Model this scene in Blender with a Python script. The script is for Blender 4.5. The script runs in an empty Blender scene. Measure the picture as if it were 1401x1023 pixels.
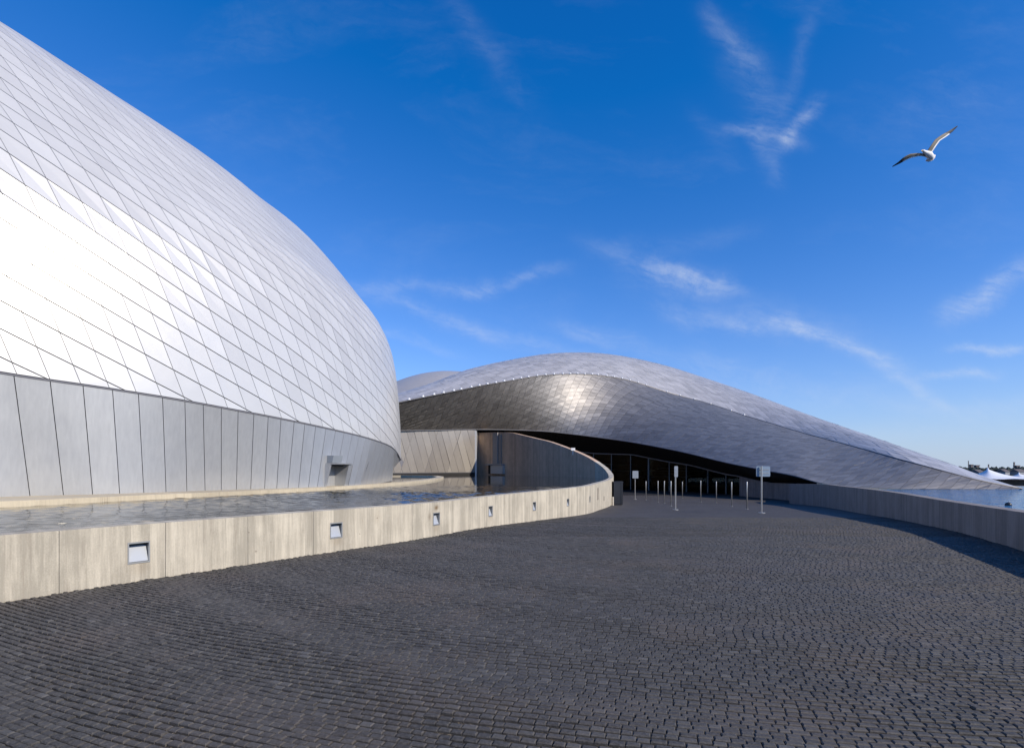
import bpy, math, random
import numpy as np
from mathutils import Vector, Matrix
random.seed(7); rng = np.random.default_rng(7)
S = bpy.context.scene
COL = S.collection

# ------------------------------------------------------------------ camera, sky, sun, exposure
W0, H0, F, CX, HY, EYE = 1401.0, 1023.0, 720.0, 700.5, 641.0, 1.6
cam_d = bpy.data.cameras.new("camera"); cam = bpy.data.objects.new("camera", cam_d); COL.objects.link(cam)
cam_d.sensor_width = 36.0; cam_d.lens = 36.0*F/W0; cam_d.shift_y = (HY-H0/2)/W0
cam_d.clip_start = 0.05; cam_d.clip_end = 20000
cam.location = (0, 0, EYE); cam.rotation_euler = (math.radians(90), 0, 0); S.camera = cam

SUN_EL, SUN_AZ = math.radians(31), math.radians(36)          # azimuth: right of the picture, turned 36 degrees behind the camera
sun_dir = Vector((math.cos(SUN_EL)*math.cos(SUN_AZ), -math.cos(SUN_EL)*math.sin(SUN_AZ), math.sin(SUN_EL)))
SUN_STRENGTH, SKY_STRENGTH, EXPOSURE = 4.7, 0.10, 0.0

world = bpy.data.worlds.new("World"); S.world = world; world.use_nodes = True
wn, wl = world.node_tree.nodes, world.node_tree.links
wn.clear()
def V(x):
    return x
class NT:
    """small helper for chaining maths in a node tree"""
    def __init__(self, nodes, links): self.n, self.l = nodes, links
    def put(self, sock, v):
        if isinstance(v, (int, float)): sock.default_value = v
        elif isinstance(v, (tuple, list)): sock.default_value = v
        else: self.l.new(v, sock)
    def m(self, op, a, b=None, c=None, clamp=False):
        k = self.n.new('ShaderNodeMath'); k.operation = op; k.use_clamp = clamp
        self.put(k.inputs[0], a)
        if b is not None: self.put(k.inputs[1], b)
        if c is not None: self.put(k.inputs[2], c)
        return k.outputs[0]
    def comb(self, x, y, z=0.0):
        k = self.n.new('ShaderNodeCombineXYZ'); self.put(k.inputs[0], x); self.put(k.inputs[1], y); self.put(k.inputs[2], z); return k.outputs[0]
    def sep(self, v):
        k = self.n.new('ShaderNodeSeparateXYZ'); self.l.new(v, k.inputs[0]); return k.outputs
    def noise(self, vec, scale, detail=4, rough=.5, dist=0.0):
        k = self.n.new('ShaderNodeTexNoise'); self.l.new(vec, k.inputs['Vector'])
        k.inputs['Scale'].default_value = scale; k.inputs['Detail'].default_value = detail
        k.inputs['Roughness'].default_value = rough; k.inputs['Distortion'].default_value = dist
        return k.outputs
    def ramp(self, fac, stops):
        k = self.n.new('ShaderNodeValToRGB'); self.put(k.inputs[0], fac)
        e = k.color_ramp.elements
        while len(e) < len(stops): e.new(.5)
        for q, (p, c) in zip(e, stops):
            q.position = p; q.color = (c, c, c, 1) if isinstance(c, (int, float)) else (*c, 1)
        return k.outputs[0]
    def mix(self, fac, a, b, mode='MIX'):
        k = self.n.new('ShaderNodeMix'); k.data_type = 'RGBA'; k.blend_type = mode
        self.put(k.inputs[0], fac)
        for s, v in ((k.inputs[6], a), (k.inputs[7], b)):
            if isinstance(v, (tuple, list)): s.default_value = (*v, 1) if len(v) == 3 else v
            else: self.l.new(v, s)
        return k.outputs[2]
    def vmul(self, v, t):
        k = self.n.new('ShaderNodeVectorMath'); k.operation = 'MULTIPLY'; self.put(k.inputs[0], v); self.put(k.inputs[1], t); return k.outputs[0]
    def vadd(self, v, t):
        k = self.n.new('ShaderNodeVectorMath'); k.operation = 'ADD'; self.put(k.inputs[0], v); self.put(k.inputs[1], t); return k.outputs[0]
    def rot(self, v, ang):
        k = self.n.new('ShaderNodeVectorRotate'); self.l.new(v, k.inputs[0]); k.inputs['Angle'].default_value = ang; return k.outputs[0]

w = NT(wn, wl)
sky = wn.new('ShaderNodeTexSky'); sky.sky_type = 'NISHITA'; sky.sun_disc = False
sky.sun_elevation = SUN_EL; sky.sun_rotation = math.atan2(sun_dir.x, sun_dir.y)
sky.altitude = 0; sky.air_density = 1.0; sky.dust_density = 0.15; sky.ozone_density = 3.0
tc = wn.new('ShaderNodeTexCoord')
dx, dy, dz = w.sep(tc.outputs['Generated'])
ysafe = w.m('MAXIMUM', dy, .05)
cu, cv = w.m('DIVIDE', dx, ysafe), w.m('DIVIDE', dz, ysafe)
cvec = w.comb(cu, cv)
wc = w.noise(cvec, 2.6, 8, .62)[1]
warped = w.vadd(cvec, w.vmul(w.vadd(wc, (-.5, -.5, -.5)), (.13, .13, 0)))
wx, wy, _ = w.sep(warped)
def wisp(x1, y1, x2, y2, width, amp):
    ax, ay, bx, by = (x1-CX)/F, (HY-y1)/F, (x2-CX)/F, (HY-y2)/F
    L = math.hypot(bx-ax, by-ay); ux, uy = (bx-ax)/L, (by-ay)/L
    px, py = w.m('SUBTRACT', wx, ax), w.m('SUBTRACT', wy, ay)
    al = w.m('ADD', w.m('MULTIPLY', px, ux), w.m('MULTIPLY', py, uy))
    pe = w.m('SUBTRACT', w.m('MULTIPLY', px, -uy), w.m('MULTIPLY', py, -ux))
    t = w.m('DIVIDE', w.m('ABSOLUTE', w.m('SUBTRACT', al, L/2)), L/2+.03)
    wd = width/F*.72
    q = w.m('ADD', w.m('POWER', w.m('DIVIDE', w.m('ABSOLUTE', pe), wd), 2.0), w.m('POWER', t, 4.0))
    return w.m('MULTIPLY', w.m('EXPONENT', w.m('MULTIPLY', q, -1.0)), amp)
WISPS = [(980,25,1022,72,20,.25),(1012,62,1048,175,40,.20),(1000,180,1072,190,13,.50),(1070,190,1104,150,14,.58),(1028,196,1050,240,20,.26),
         (1068,140,1112,25,16,.14),(950,165,985,215,18,.08),(600,0,715,130,22,.12),(495,402,640,396,12,.34),(630,400,750,378,11,.38),(510,412,660,455,15,.36),
         (640,448,800,485,14,.32),(820,340,930,382,18,.26),(895,372,975,392,20,.66),(960,385,1010,400,10,.3),(925,430,1090,458,16,.46),(1080,452,1212,497,13,.62),
         (1205,508,1280,548,13,.48),(1305,425,1401,372,20,.72),(1318,472,1385,466,9,.66),(1278,514,1340,505,9,.60),(780,450,880,470,12,.28),
         (930,485,1140,545,28,.32),(1200,555,1401,575,22,.25),(480,445,600,478,10,.30),(1340,548,1401,540,14,.3),(860,345,1010,330,20,.10),(1180,600,1300,590,18,.2),
         (870,385,960,402,26,.22),(1010,430,1180,470,34,.20)]
acc = None
for a in WISPS:
    k = wisp(*a); acc = k if acc is None else w.m('ADD', acc, k)
fib = w.vadd(w.rot(cvec, .22), w.vmul(w.vadd(w.noise(cvec, 5.0, 6, .6)[1], (-.5, -.5, -.5)), (.10, .10, 0)))
r1_ = w.m('SUBTRACT', 1.0, w.m('ABSOLUTE', w.m('MULTIPLY', w.m('SUBTRACT', w.noise(w.vmul(fib, (4.0, 26.0, 1.0)), 1.6, 6, .62, .6)[0], .5), 4.5)), clamp=True)
st1 = w.noise(w.vmul(fib, (5.0, 22.0, 1.0)), 2.0, 9, .7, .4)[0]
st2 = w.noise(w.vadd(warped, (7.1, 3.3, 0)), 7.0, 9, .68, .6)[0]
streak = w.m('ADD', w.m('MULTIPLY', w.ramp(w.m('ADD', w.m('MULTIPLY', st1, .5), w.m('MULTIPLY', st2, .5)), [(.40, 0.0), (.62, 1.0)]), .85), w.m('MULTIPLY', w.m('MULTIPLY', r1_, st2), .45))
veil = w.m('MULTIPLY', w.ramp(w.noise(w.vmul(warped, (1.0, 3.0, 1)), 1.6, 6, .6, .5)[0], [(.5, 0.0), (.8, 1.0)]), .10)
cl = w.m('MULTIPLY', w.m('ADD', w.m('MULTIPLY', acc, w.m('ADD', w.m('MULTIPLY', streak, .52), .04)), w.m('MULTIPLY', veil, streak)), w.m('GREATER_THAN', dy, .08), clamp=True)
sr = wn.new('ShaderNodeSeparateColor'); wl.new(sky.outputs[0], sr.inputs[0])       # the deep polarised blue of this sky
R_ = w.m('MULTIPLY', w.m('MAXIMUM', w.m('SUBTRACT', sr.outputs[0], .74), .03), 1.0)
G_ = w.m('SUBTRACT', w.m('MULTIPLY', sr.outputs[1], 1.15), .22)
B_ = w.m('DIVIDE', w.m('MULTIPLY', sr.outputs[2], 2.1), w.m('ADD', w.m('MULTIPLY', sr.outputs[2], .035), 1.0))
cc = wn.new('ShaderNodeCombineColor'); wl.new(R_, cc.inputs[0]); wl.new(G_, cc.inputs[1]); wl.new(B_, cc.inputs[2])
low = w.m('MULTIPLY', w.m('EXPONENT', w.m('MULTIPLY', w.m('MAXIMUM', dz, 0.0), -11.0)), .85)
skybase = w.mix(low, cc.outputs[0], (4.9, 5.9, 7.4))
skycol = w.mix(cl, skybase, (6.6, 7.4, 8.8))
bg = wn.new('ShaderNodeBackground'); bg.inputs['Strength'].default_value = SKY_STRENGTH
wl.new(skycol, bg.inputs['Color'])
wo = wn.new('ShaderNodeOutputWorld'); wl.new(bg.outputs[0], wo.inputs['Surface'])

sun_d = bpy.data.lights.new("sun", 'SUN'); sun_d.energy = SUN_STRENGTH; sun_d.angle = math.radians(.53); sun_d.color = (1.0, .895, .735)
sun = bpy.data.objects.new("sun", sun_d); COL.objects.link(sun)
sun.rotation_euler = (-sun_dir).to_track_quat('-Z', 'Y').to_euler(); sun.location = (30, -20, 40)
S.view_settings.view_transform = 'Standard'; S.view_settings.look = 'None'
S.view_settings.exposure = EXPOSURE; S.view_settings.gamma = 1.0; S.view_settings.use_curve_mapping = False
S.cycles.max_bounces = 7; S.cycles.caustics_reflective = False; S.cycles.caustics_refractive = False

# ------------------------------------------------------------------ helpers
def P(x, y, d):                                       # photograph pixel at a distance -> point of the place
    return np.array(((x-CX)/F*d, d, EYE-(y-HY)/F*d))
def proj(p): return (CX+F*p[0]/p[1], HY-F*(p[2]-EYE)/p[1])
def ground(y):
    if y < 12: return 0.0
    if y < 15: t = (y-12)/3; return -.0675*t*t
    return max(-.0675-.045*(y-15), -1.42)
def tag(o, label=None, cat=None, group=None, kind=None):
    for k, v in (('label', label), ('category', cat), ('group', group), ('kind', kind)):
        if v: o[k] = v
    return o
def link(name, data, parent=None):
    o = bpy.data.objects.new(name, data); COL.objects.link(o)
    if parent is not None: o.parent = parent
    return o
def empty(name, loc=(0, 0, 0), rz=0):
    o = link(name, None); o.location = loc; o.rotation_euler = (0, 0, rz); o.empty_display_size = .2; return o
def mesh(name, vs, fs, mat, parent=None, smooth=False, tones=None):
    """vertices are world coordinates; under a parent they are shifted to the parent's frame"""
    me = bpy.data.meshes.new(name)
    vs = [tuple(map(float, v)) for v in vs]
    if parent is not None and parent.type == 'EMPTY' and parent.location.length > 0:
        l = parent.location; R = Matrix.Rotation(-parent.rotation_euler.z, 3, 'Z')
        vs = [tuple(R @ (Vector(v)-l)) for v in vs]
    me.from_pydata(vs, [], [tuple(int(i) for i in f) for f in fs]); me.update()
    if smooth: me.polygons.foreach_set('use_smooth', [True]*len(me.polygons))
    if tones is not None:
        at = me.attributes.new('tone', 'FLOAT', 'FACE'); at.data.foreach_set('value', np.asarray(tones, dtype=np.float32))
    me.materials.append(mat)
    return link(name, me, parent)
class MB:
    def __init__(s): s.v, s.f, s.t = [], [], []
    def add(s, vs, fs, tone=None):
        o = len(s.v); s.v += [tuple(v) for v in vs]; s.f += [tuple(i+o for i in f) for f in fs]; s.t += [tone if tone is not None else .5]*len(fs)
    def box(s, x0, y0, z0, x1, y1, z1, M=None):
        vs = [(x, y, z) for z in (z0, z1) for y in (y0, y1) for x in (x0, x1)]
        if M is not None: vs = [tuple(M @ Vector(v)) for v in vs]
        s.add(vs, [(0,2,3,1),(4,5,7,6),(0,1,5,4),(2,6,7,3),(0,4,6,2),(1,3,7,5)])
    def hexa(s, b, t):                                # two matching loops bottom/top
        n = len(b); s.add(list(b)+list(t), [tuple(range(n))[::-1], tuple(range(n, 2*n))]+[(i, (i+1) % n, n+(i+1) % n, n+i) for i in range(n)])
    def tube(s, path, radii, n=10, cap=True):
        path = [Vector(p) for p in path]; rings = []
        for i, p in enumerate(path):
            t = (path[min(i+1, len(path)-1)]-path[max(i-1, 0)]).normalized()
            a = t.orthogonal().normalized() if i == 0 else (pa-t*pa.dot(t)).normalized()
            pa = a; b = t.cross(a); r = radii[i] if hasattr(radii, '__len__') else radii
            rings.append([p+(a*math.cos(q)+b*math.sin(q))*r for q in [2*math.pi*k/n for k in range(n)]])
        vs = [v for r in rings for v in r]; fs = []
        for i in range(len(rings)-1):
            for k in range(n): fs.append((i*n+k, i*n+(k+1) % n, (i+1)*n+(k+1) % n, (i+1)*n+k))
        if cap: fs += [tuple(range(n))[::-1], tuple(range((len(rings)-1)*n, len(rings)*n))]
        s.add(vs, fs)
    def build(s, name, mat, parent=None, smooth=False, tones=False):
        return mesh(name, s.v, s.f, mat, parent, smooth, s.t if tones else None)
def cr(pts, n=40):
    A = np.array(pts, float); A = np.vstack([2*A[0]-A[1], A, 2*A[-1]-A[-2]]); o = []
    for i in range(1, len(A)-2):
        for t in np.linspace(0, 1, n, endpoint=False):
            a, b, c, d = A[i-1:i+3]; o.append(.5*((2*b)+(c-a)*t+(2*a-5*b+4*c-d)*t*t+(3*b-a-3*c+d)*t**3))
    o.append(A[-2]); return np.array(o)
def pchip(xs, ys):
    xs, ys = np.array(xs, float), np.array(ys, float); h = np.diff(xs); dl = np.diff(ys)/h
    m = np.zeros(len(xs)); m[0], m[-1] = dl[0], dl[-1]
    for i in range(1, len(xs)-1):
        if dl[i-1]*dl[i] > 0:
            w1, w2 = 2*h[i]+h[i-1], h[i]+2*h[i-1]; m[i] = (w1+w2)/(w1/dl[i-1]+w2/dl[i])
    def f(x):
        x = min(max(x, xs[0]), xs[-1]); i = min(int(np.searchsorted(xs, x, side='right'))-1, len(xs)-2)
        t = (x-xs[i])/h[i]
        return ((1+2*t)*(1-t)**2*ys[i]+t*(1-t)**2*h[i]*m[i]+t*t*(3-2*t)*ys[i+1]+t*t*(t-1)*h[i]*m[i+1])
    return f
class Curve:                                           # arc-length curve of any dimension (length measured in plan)
    def __init__(s, pts, n=40, raw=False):
        s.p = np.array(pts, float) if raw else cr(pts, n)
        s.L = np.r_[0, np.cumsum(np.linalg.norm(np.diff(s.p[:, :2], axis=0), axis=1))]; s.len = s.L[-1]
    def at(s, q): return np.array([np.interp(q, s.L, s.p[:, k]) for k in range(s.p.shape[1])])
    def tan(s, q, e=.12):
        t = s.at(min(q+e, s.len))[:2]-s.at(max(q-e, 0))[:2]; return t/np.linalg.norm(t)
    def s_at_px(s, x):                                  # first crossing of a photo column
        px = CX+F*s.p[:, 0]/np.maximum(s.p[:, 1], .1); px = np.where(s.p[:, 1] < 1, -1e6, px)
        i = np.where((px[:-1]-x)*(px[1:]-x) <= 0)[0][0]; t = (x-px[i])/(px[i+1]-px[i]+1e-9)
        return s.L[i]+t*(s.L[i+1]-s.L[i])
def rank_split(cells, n=300):
    """cells: (outline points, tone). the n that show largest on the photo first"""
    def area(c):
        q = [proj(p) for p in c[0]]
        if any(p[1] < .5 for p in c[0]): return 0
        if all(a[0] < -10 or a[0] > 1411 for a in q) or all(a[1] < -10 or a[1] > 1033 for a in q): return 0
        return -sum(q[i-1][0]*q[i][1]-q[i][0]*q[i-1][1] for i in range(len(q)))/2*c[2]
    cells = sorted(cells, key=area, reverse=True); return cells[:n], cells[n:]

# ------------------------------------------------------------------ materials
def newmat(name):
    m = bpy.data.materials.new(name); m.use_nodes = True; n = m.node_tree.nodes; b = n['Principled BSDF']
    return m, NT(n, m.node_tree.links), b
def geo(t): return t.n.new('ShaderNodeNewGeometry').outputs['Position']
def bump(t, b, h, strength, dist=.01, prev=None):
    k = t.n.new('ShaderNodeBump'); t.put(k.inputs['Height'], h); k.inputs['Strength'].default_value = strength; k.inputs['Distance'].default_value = dist
    if prev is not None: t.l.new(prev, k.inputs['Normal'])
    if b is not None: t.l.new(k.outputs[0], b.inputs['Normal'])
    return k.outputs[0]
def attr(t, name='tone'):
    k = t.n.new('ShaderNodeAttribute'); k.attribute_name = name; return k.outputs['Fac']
def plain(name, col, rough=.5, metal=0.0, var=.12, sc=3.0):
    m, t, b = newmat(name); q = t.noise(geo(t), sc, 5, .6)[0]
    c = t.mix(q, tuple(x*(1-var) for x in col), tuple(min(1, x*(1+var)) for x in col))
    t.l.new(c, b.inputs['Base Color']); b.inputs['Roughness'].default_value = rough; b.inputs['Metallic'].default_value = metal
    return m
def metal_mat(name, lo, hi, rough, stripes=0.0, metallic=1.0, bumpk=.05):
    m, t, b = newmat(name); p = geo(t); tone = attr(t)
    q = t.noise(p, .9, 5, .6, .4)[0]
    fac = t.m('ADD', t.m('MULTIPLY', tone, .62), t.m('MULTIPLY', q, .38))
    if stripes:
        s = t.noise(t.vmul(t.rot(p, .6), (9, 9, 1.2)), 1.6, 5, .6)[0]
        s2 = t.noise(t.vmul(t.vadd(p, (3, 1, 0)), (2.5, 2.5, 1.0)), 1.1, 4, .6)[0]
        fac = t.m('ADD', t.m('MULTIPLY', fac, 1-stripes), t.m('MULTIPLY', t.m('ADD', t.m('MULTIPLY', s, .6), t.m('MULTIPLY', s2, .4)), stripes))
    fac = t.ramp(fac, [(.25, 0.0), (.75, 1.0)])
    t.l.new(t.mix(fac, lo, hi), b.inputs['Base Color'])
    r = t.m('ADD', t.m('MULTIPLY', t.noise(t.vadd(p, (9, 2, 4)), 2.3, 4, .6)[0], .10), rough-.05)
    t.l.new(r, b.inputs['Roughness']); b.inputs['Metallic'].default_value = metallic
    h = t.noise(p, 2.2, 3, .5)[0]; bump(t, b, h, bumpk, .05)
    return m
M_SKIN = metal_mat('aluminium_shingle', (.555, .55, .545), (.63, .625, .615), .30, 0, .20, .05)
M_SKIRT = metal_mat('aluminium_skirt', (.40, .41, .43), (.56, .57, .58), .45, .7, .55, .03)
M_FAR = metal_mat('aluminium_shingle_dark', (.235, .225, .22), (.34, .325, .315), .60, 0, .93, .04)  # darker and rougher mix than the tall building's shingles
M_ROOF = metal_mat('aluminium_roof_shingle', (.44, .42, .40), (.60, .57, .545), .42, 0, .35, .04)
M_JOINT = plain('dark_joint', (.10, .10, .11), .7)
M_JOINT2 = plain('joint_backing', (.16, .16, .18), .7)
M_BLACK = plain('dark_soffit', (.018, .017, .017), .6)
M_STEEL = plain('brushed_steel', (.42, .42, .41), .4, .6)
M_WHITE = plain('white_enamel', (.37, .40, .45), .4)
M_BOX = plain('charcoal_paint', (.022, .024, .03), .4)
M_DARKBLUE = plain('grey_blue_sign', (.20, .27, .36), .4)
M_MULL = plain('mullion_grey', (.20, .21, .21), .5)
M_SIGNGREY = plain('pale_grey_sign', (.27, .30, .34), .4)

def concrete(name, base, dark, board=.12, contrast=1.0, stains=()):
    m, t, b = newmat(name); p = geo(t); x, y, z = t.sep(p)
    uv = t.n.new('ShaderNodeAttribute'); uv.attribute_name = 'along'; s = uv.outputs['Fac']
    bid = t.m('FLOOR', t.m('DIVIDE', s, board))
    wn_ = t.n.new('ShaderNodeTexWhiteNoise'); wn_.noise_dimensions = '1D'; t.l.new(bid, wn_.inputs['W']); bv = wn_.outputs['Value']
    grain = t.noise(t.comb(t.m('MULTIPLY', s, 14.0), bv, t.m('MULTIPLY', z, .9)), 1.6, 6, .65)[0]
    blot = t.noise(p, 1.3, 6, .62)[0]
    drip = t.noise(t.comb(t.m('MULTIPLY', s, 4.5), 3.0, t.m('MULTIPLY', z, .35)), 1.7, 5, .7)[0]
    fine = t.noise(p, 60, 3, .7)[0]
    f = t.m('ADD', t.m('ADD', t.m('MULTIPLY', bv, .12), t.m('MULTIPLY', grain, .36)), t.m('ADD', t.m('MULTIPLY', blot, .30), t.m('MULTIPLY', fine, .18)))
    f = t.ramp(f, [(.40, 0.0), (.56, 1.0)])
    c = t.mix(f, tuple(q*(1-.36*contrast) for q in base), base)
    c = t.mix(t.m('MULTIPLY', t.ramp(drip, [(.56, 0.0), (.74, 1.0)]), .55*contrast), c, dark)
    st_ = t.ramp(t.noise(t.comb(t.m('MULTIPLY', s, 1.1), 8.0, t.m('MULTIPLY', z, .25)), 1.5, 4, .6)[0], [(.45, 0.0), (.7, 1.0)])
    c = t.mix(t.m('MULTIPLY', st_, .30*contrast), c, tuple(.5*(p+q) for p, q in zip(base, dark)))
    # bolt holes and air bubbles
    vo = t.n.new('ShaderNodeTexVoronoi'); t.l.new(t.comb(s, 0.0, z), vo.inputs['Vector']); vo.inputs['Scale'].default_value = 3.2
    pits = t.ramp(vo.outputs['Distance'], [(.045, 1.0), (.065, 0.0)])
    c = t.mix(t.m('MULTIPLY', pits, .7), c, dark)
    for (s0_, z0_, ws, wz, k_, col_) in stains:
        q_ = t.m('ADD', t.m('POWER', t.m('DIVIDE', t.m('ABSOLUTE', t.m('SUBTRACT', t.m('ADD', s, t.m('MULTIPLY', t.m('SUBTRACT', blot, .5), .12)), s0_)), ws), 2.0), t.m('POWER', t.m('DIVIDE', t.m('ABSOLUTE', t.m('SUBTRACT', t.m('ADD', z, t.m('MULTIPLY', t.m('SUBTRACT', fine, .5), .08)), z0_)), wz), 2.0))
        c = t.mix(t.m('MULTIPLY', t.m('EXPONENT', t.m('MULTIPLY', q_, -1.0)), k_), c, col_)
    t.l.new(c, b.inputs['Base Color']); b.inputs['Roughness'].default_value = .8
    fr = t.m('FRACT', t.m('DIVIDE', s, board)); line = t.ramp(fr, [(0.0, 0.0), (.05, 1.0), (.95, 1.0), (1.0, 0.0)])
    h = t.m('ADD', t.m('ADD', t.m('MULTIPLY', line, .5), t.m('MULTIPLY', bv, .5)), t.m('SUBTRACT', t.m('MULTIPLY', fine, .35), pits))
    n1 = bump(t, None, h, .55, .006); bump(t, b, t.m('ADD', grain, blot), .35, .012, n1)
    return m
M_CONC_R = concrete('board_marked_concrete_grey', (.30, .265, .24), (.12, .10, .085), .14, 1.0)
M_CONC_IN = concrete('warmed_concrete', (.66, .46, .32), (.20, .13, .09), .3, .9)  # reddened base offsets the blue skylight on this shaded stretch
M_KERB = concrete('pale_stone_kerb', (.60, .52, .38), (.30, .22, .14), 3.0, .7)

def sett_mat():
    m, t, b = newmat('dark_granite_sett'); tone = attr(t); p = geo(t)
    big = t.ramp(t.noise(p, .35, 4, .6)[0], [(.35, 0.0), (.65, 1.0)]); fine = t.noise(p, 42, 6, .75)[0]; mid = t.noise(p, 9, 3, .6)[0]
    c = t.mix(tone, (.022, .0205, .018), (.064, .060, .0525))
    rare = t.ramp(tone, [(.93, 0.0), (.99, 1.0)]); c = t.mix(t.m('MULTIPLY', rare, .35), c, (.15, .145, .135))
    warm = t.m('MULTIPLY', t.ramp(t.noise(t.vadd(p, (40, 7, 0)), .55, 4, .65)[0], [(.5, 0.0), (.7, 1.0)]), .55)
    c = t.mix(warm, c, (.105, .080, .062))
    c = t.mix(t.m('MULTIPLY', t.ramp(fine, [(.42, 0.0), (.66, 1.0)]), .5), c, (.15, .14, .13))
    c = t.mix(t.m('MULTIPLY', big, .22), c, (.10, .095, .095))
    t.l.new(c, b.inputs['Base Color']); t.l.new(t.m('ADD', t.m('MULTIPLY', mid, .25), .62), b.inputs['Roughness'])
    bump(t, b, t.m('ADD', fine, t.m('MULTIPLY', mid, 1.2)), .6, .006)
    return m
M_SETT = sett_mat()
RC = (7.0, 27.4)                                       # centre of the setts' curved rows
ROWH, SETL = .062, .089
def sand_mat():
    m, t, b = newmat('joint_sand'); p = geo(t); q = t.noise(p, 30, 4, .7)[0]; g = t.noise(p, 2.3, 4, .6)[0]
    c = t.mix(t.ramp(q, [(.52, 0.0), (.66, 1.0)]), (.020, .018, .015), (.30, .24, .16))
    c = t.mix(t.ramp(g, [(.35, 0.0), (.6, .85)]), c, (.014, .013, .012))
    t.l.new(c, b.inputs['Base Color']); b.inputs['Roughness'].default_value = .95; bump(t, b, q, .5, .01); return m
M_SAND = sand_mat()
def far_paving():
    m, t, b = newmat('sett_paving_far'); p = geo(t); x, y, z = t.sep(p)
    ux, uy = t.m('SUBTRACT', x, RC[0]), t.m('SUBTRACT', y, RC[1])
    r = t.m('SQRT', t.m('ADD', t.m('MULTIPLY', ux, ux), t.m('MULTIPLY', uy, uy))); a = t.m('ARCTAN2', ux, uy)
    br = t.n.new('ShaderNodeTexBrick'); t.l.new(t.comb(t.m('MULTIPLY', a, 14.0), r), br.inputs['Vector'])
    br.inputs['Scale'].default_value = 1.0; br.inputs['Brick Width'].default_value = SETL; br.inputs['Row Height'].default_value = ROWH
    br.inputs['Mortar Size'].default_value = .006; br.inputs['Mortar Smooth'].default_value = .3
    br.inputs['Color1'].default_value = (.036, .031, .028, 1); br.inputs['Color2'].default_value = (.066, .058, .052, 1); br.inputs['Mortar'].default_value = (.05, .043, .034, 1)
    n1 = t.noise(t.vmul(p, (1, .35, 1)), 1.1, 7, .72)[0]; n2 = t.noise(p, .3, 4, .6)[0]
    c = t.mix(t.m('MULTIPLY', t.ramp(n1, [(.38, 0.0), (.68, 1.0)]), .5), br.outputs[0], (.105, .098, .094))
    c = t.mix(t.m('MULTIPLY', t.ramp(n2, [(.4, 0.0), (.65, 1.0)]), .35), c, (.060, .053, .048))
    t.l.new(c, b.inputs['Base Color']); b.inputs['Roughness'].default_value = .75
    bump(t, b, t.m('ADD', t.m('MULTIPLY', br.outputs['Fac'], -1.0), t.noise(p, 24, 3, .6)[0]), .6, .012); return m
M_FARPAVE = far_paving()
def water_mat(name, col, sx, sy, strength, calm=None, rough=.04, dist=.05):
    m, t, b = newmat(name); p = geo(t)
    b.inputs['Base Color'].default_value = (*col, 1); b.inputs['Roughness'].default_value = rough; b.inputs['IOR'].default_value = 1.33
    b.inputs['Specular IOR Level'].default_value = .5
    h = t.m('ADD', t.noise(t.vmul(p, (sx, sy, 1)), 1.0, 4, .6, .3)[0], t.m('MULTIPLY', t.noise(t.vmul(p, (sx*3.3, sy*3.3, 1)), 1.0, 3, .6)[0], .35))
    k = t.n.new('ShaderNodeBump'); t.l.new(h, k.inputs['Height']); k.inputs['Distance'].default_value = dist
    if calm:
        x, y, z = t.sep(p)
        f = t.n.new('ShaderNodeMapRange'); t.l.new(y, f.inputs[0]); f.inputs[1].default_value = calm[0]; f.inputs[2].default_value = calm[1]
        f.inputs[3].default_value = strength; f.inputs[4].default_value = calm[2]; t.l.new(f.outputs[0], k.inputs['Strength'])
    else: k.inputs['Strength'].default_value = strength
    t.l.new(k.outputs[0], b.inputs['Normal']); return m
M_POND = water_mat('pond_water', (.020, .019, .014), 5, 6, .35, (16, 26, .03), .03, .01)
M_POOL = water_mat('pool_water', (.02, .11, .24), .6, .9, 1.0, None, .06, .45)
M_SEA = water_mat('sea_water', (.012, .07, .14), .12, .2, 1.0, None, .06, .8)
def glass_mat():
    m, t, b = newmat('facade_glass'); b.inputs['Base Color'].default_value = (.55, .66, .62, 1); b.inputs['Roughness'].default_value = .02
    b.inputs['Transmission Weight'].default_value = 1.0; b.inputs['IOR'].default_value = 1.15; return m
M_GLASS = glass_mat()

# ------------------------------------------------------------------ ground and water
WPOND, WPOOL, WSEA = .77, -.2, -3.0
lw = Curve([(-13.5,-6,.8),(-10.6,-1,.8),(-8.2,3.2,.8),(-6.16,6.33,.8),(-5.5,7.35,.8),(-4.78,8.35,.8),(-3.95,9.55,.8),(-2.65,11.3,.8),(-1.77,12.7,.8),(-.45,15.8,.8),
            (1.68,20.3,.8),(3.49,24.5,.8),(4.98,30,.8),(6.3,35,.8),(7.62,40.5,.83),(8.45,44,.95),(8.85,46.2,1.15),(8.62,48.6,1.85),(7.4,52.3,3.0),(4.9,58.8,4.5),(3.4,62,5.1),(1.7,65.5,5.75),(0,68.6,6.3),(-2.4,71.4,6.5),(-5.0,74.4,6.6)], 12)
rw = Curve([(3.2,-10,.76),(4.2,-4,.76),(5.4,0,.76),(7.35,4.5,.76),(8.75,7.5,.76),(10.1,10.5,.745),(11.9,14.5,.72),(14.5,20.0,.70),(16.6,25,.67),(19.0,30.5,.60),(21.2,35.6,.54),(22.9,40.5,.42),(24.4,46.3,.28)], 12)
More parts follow.
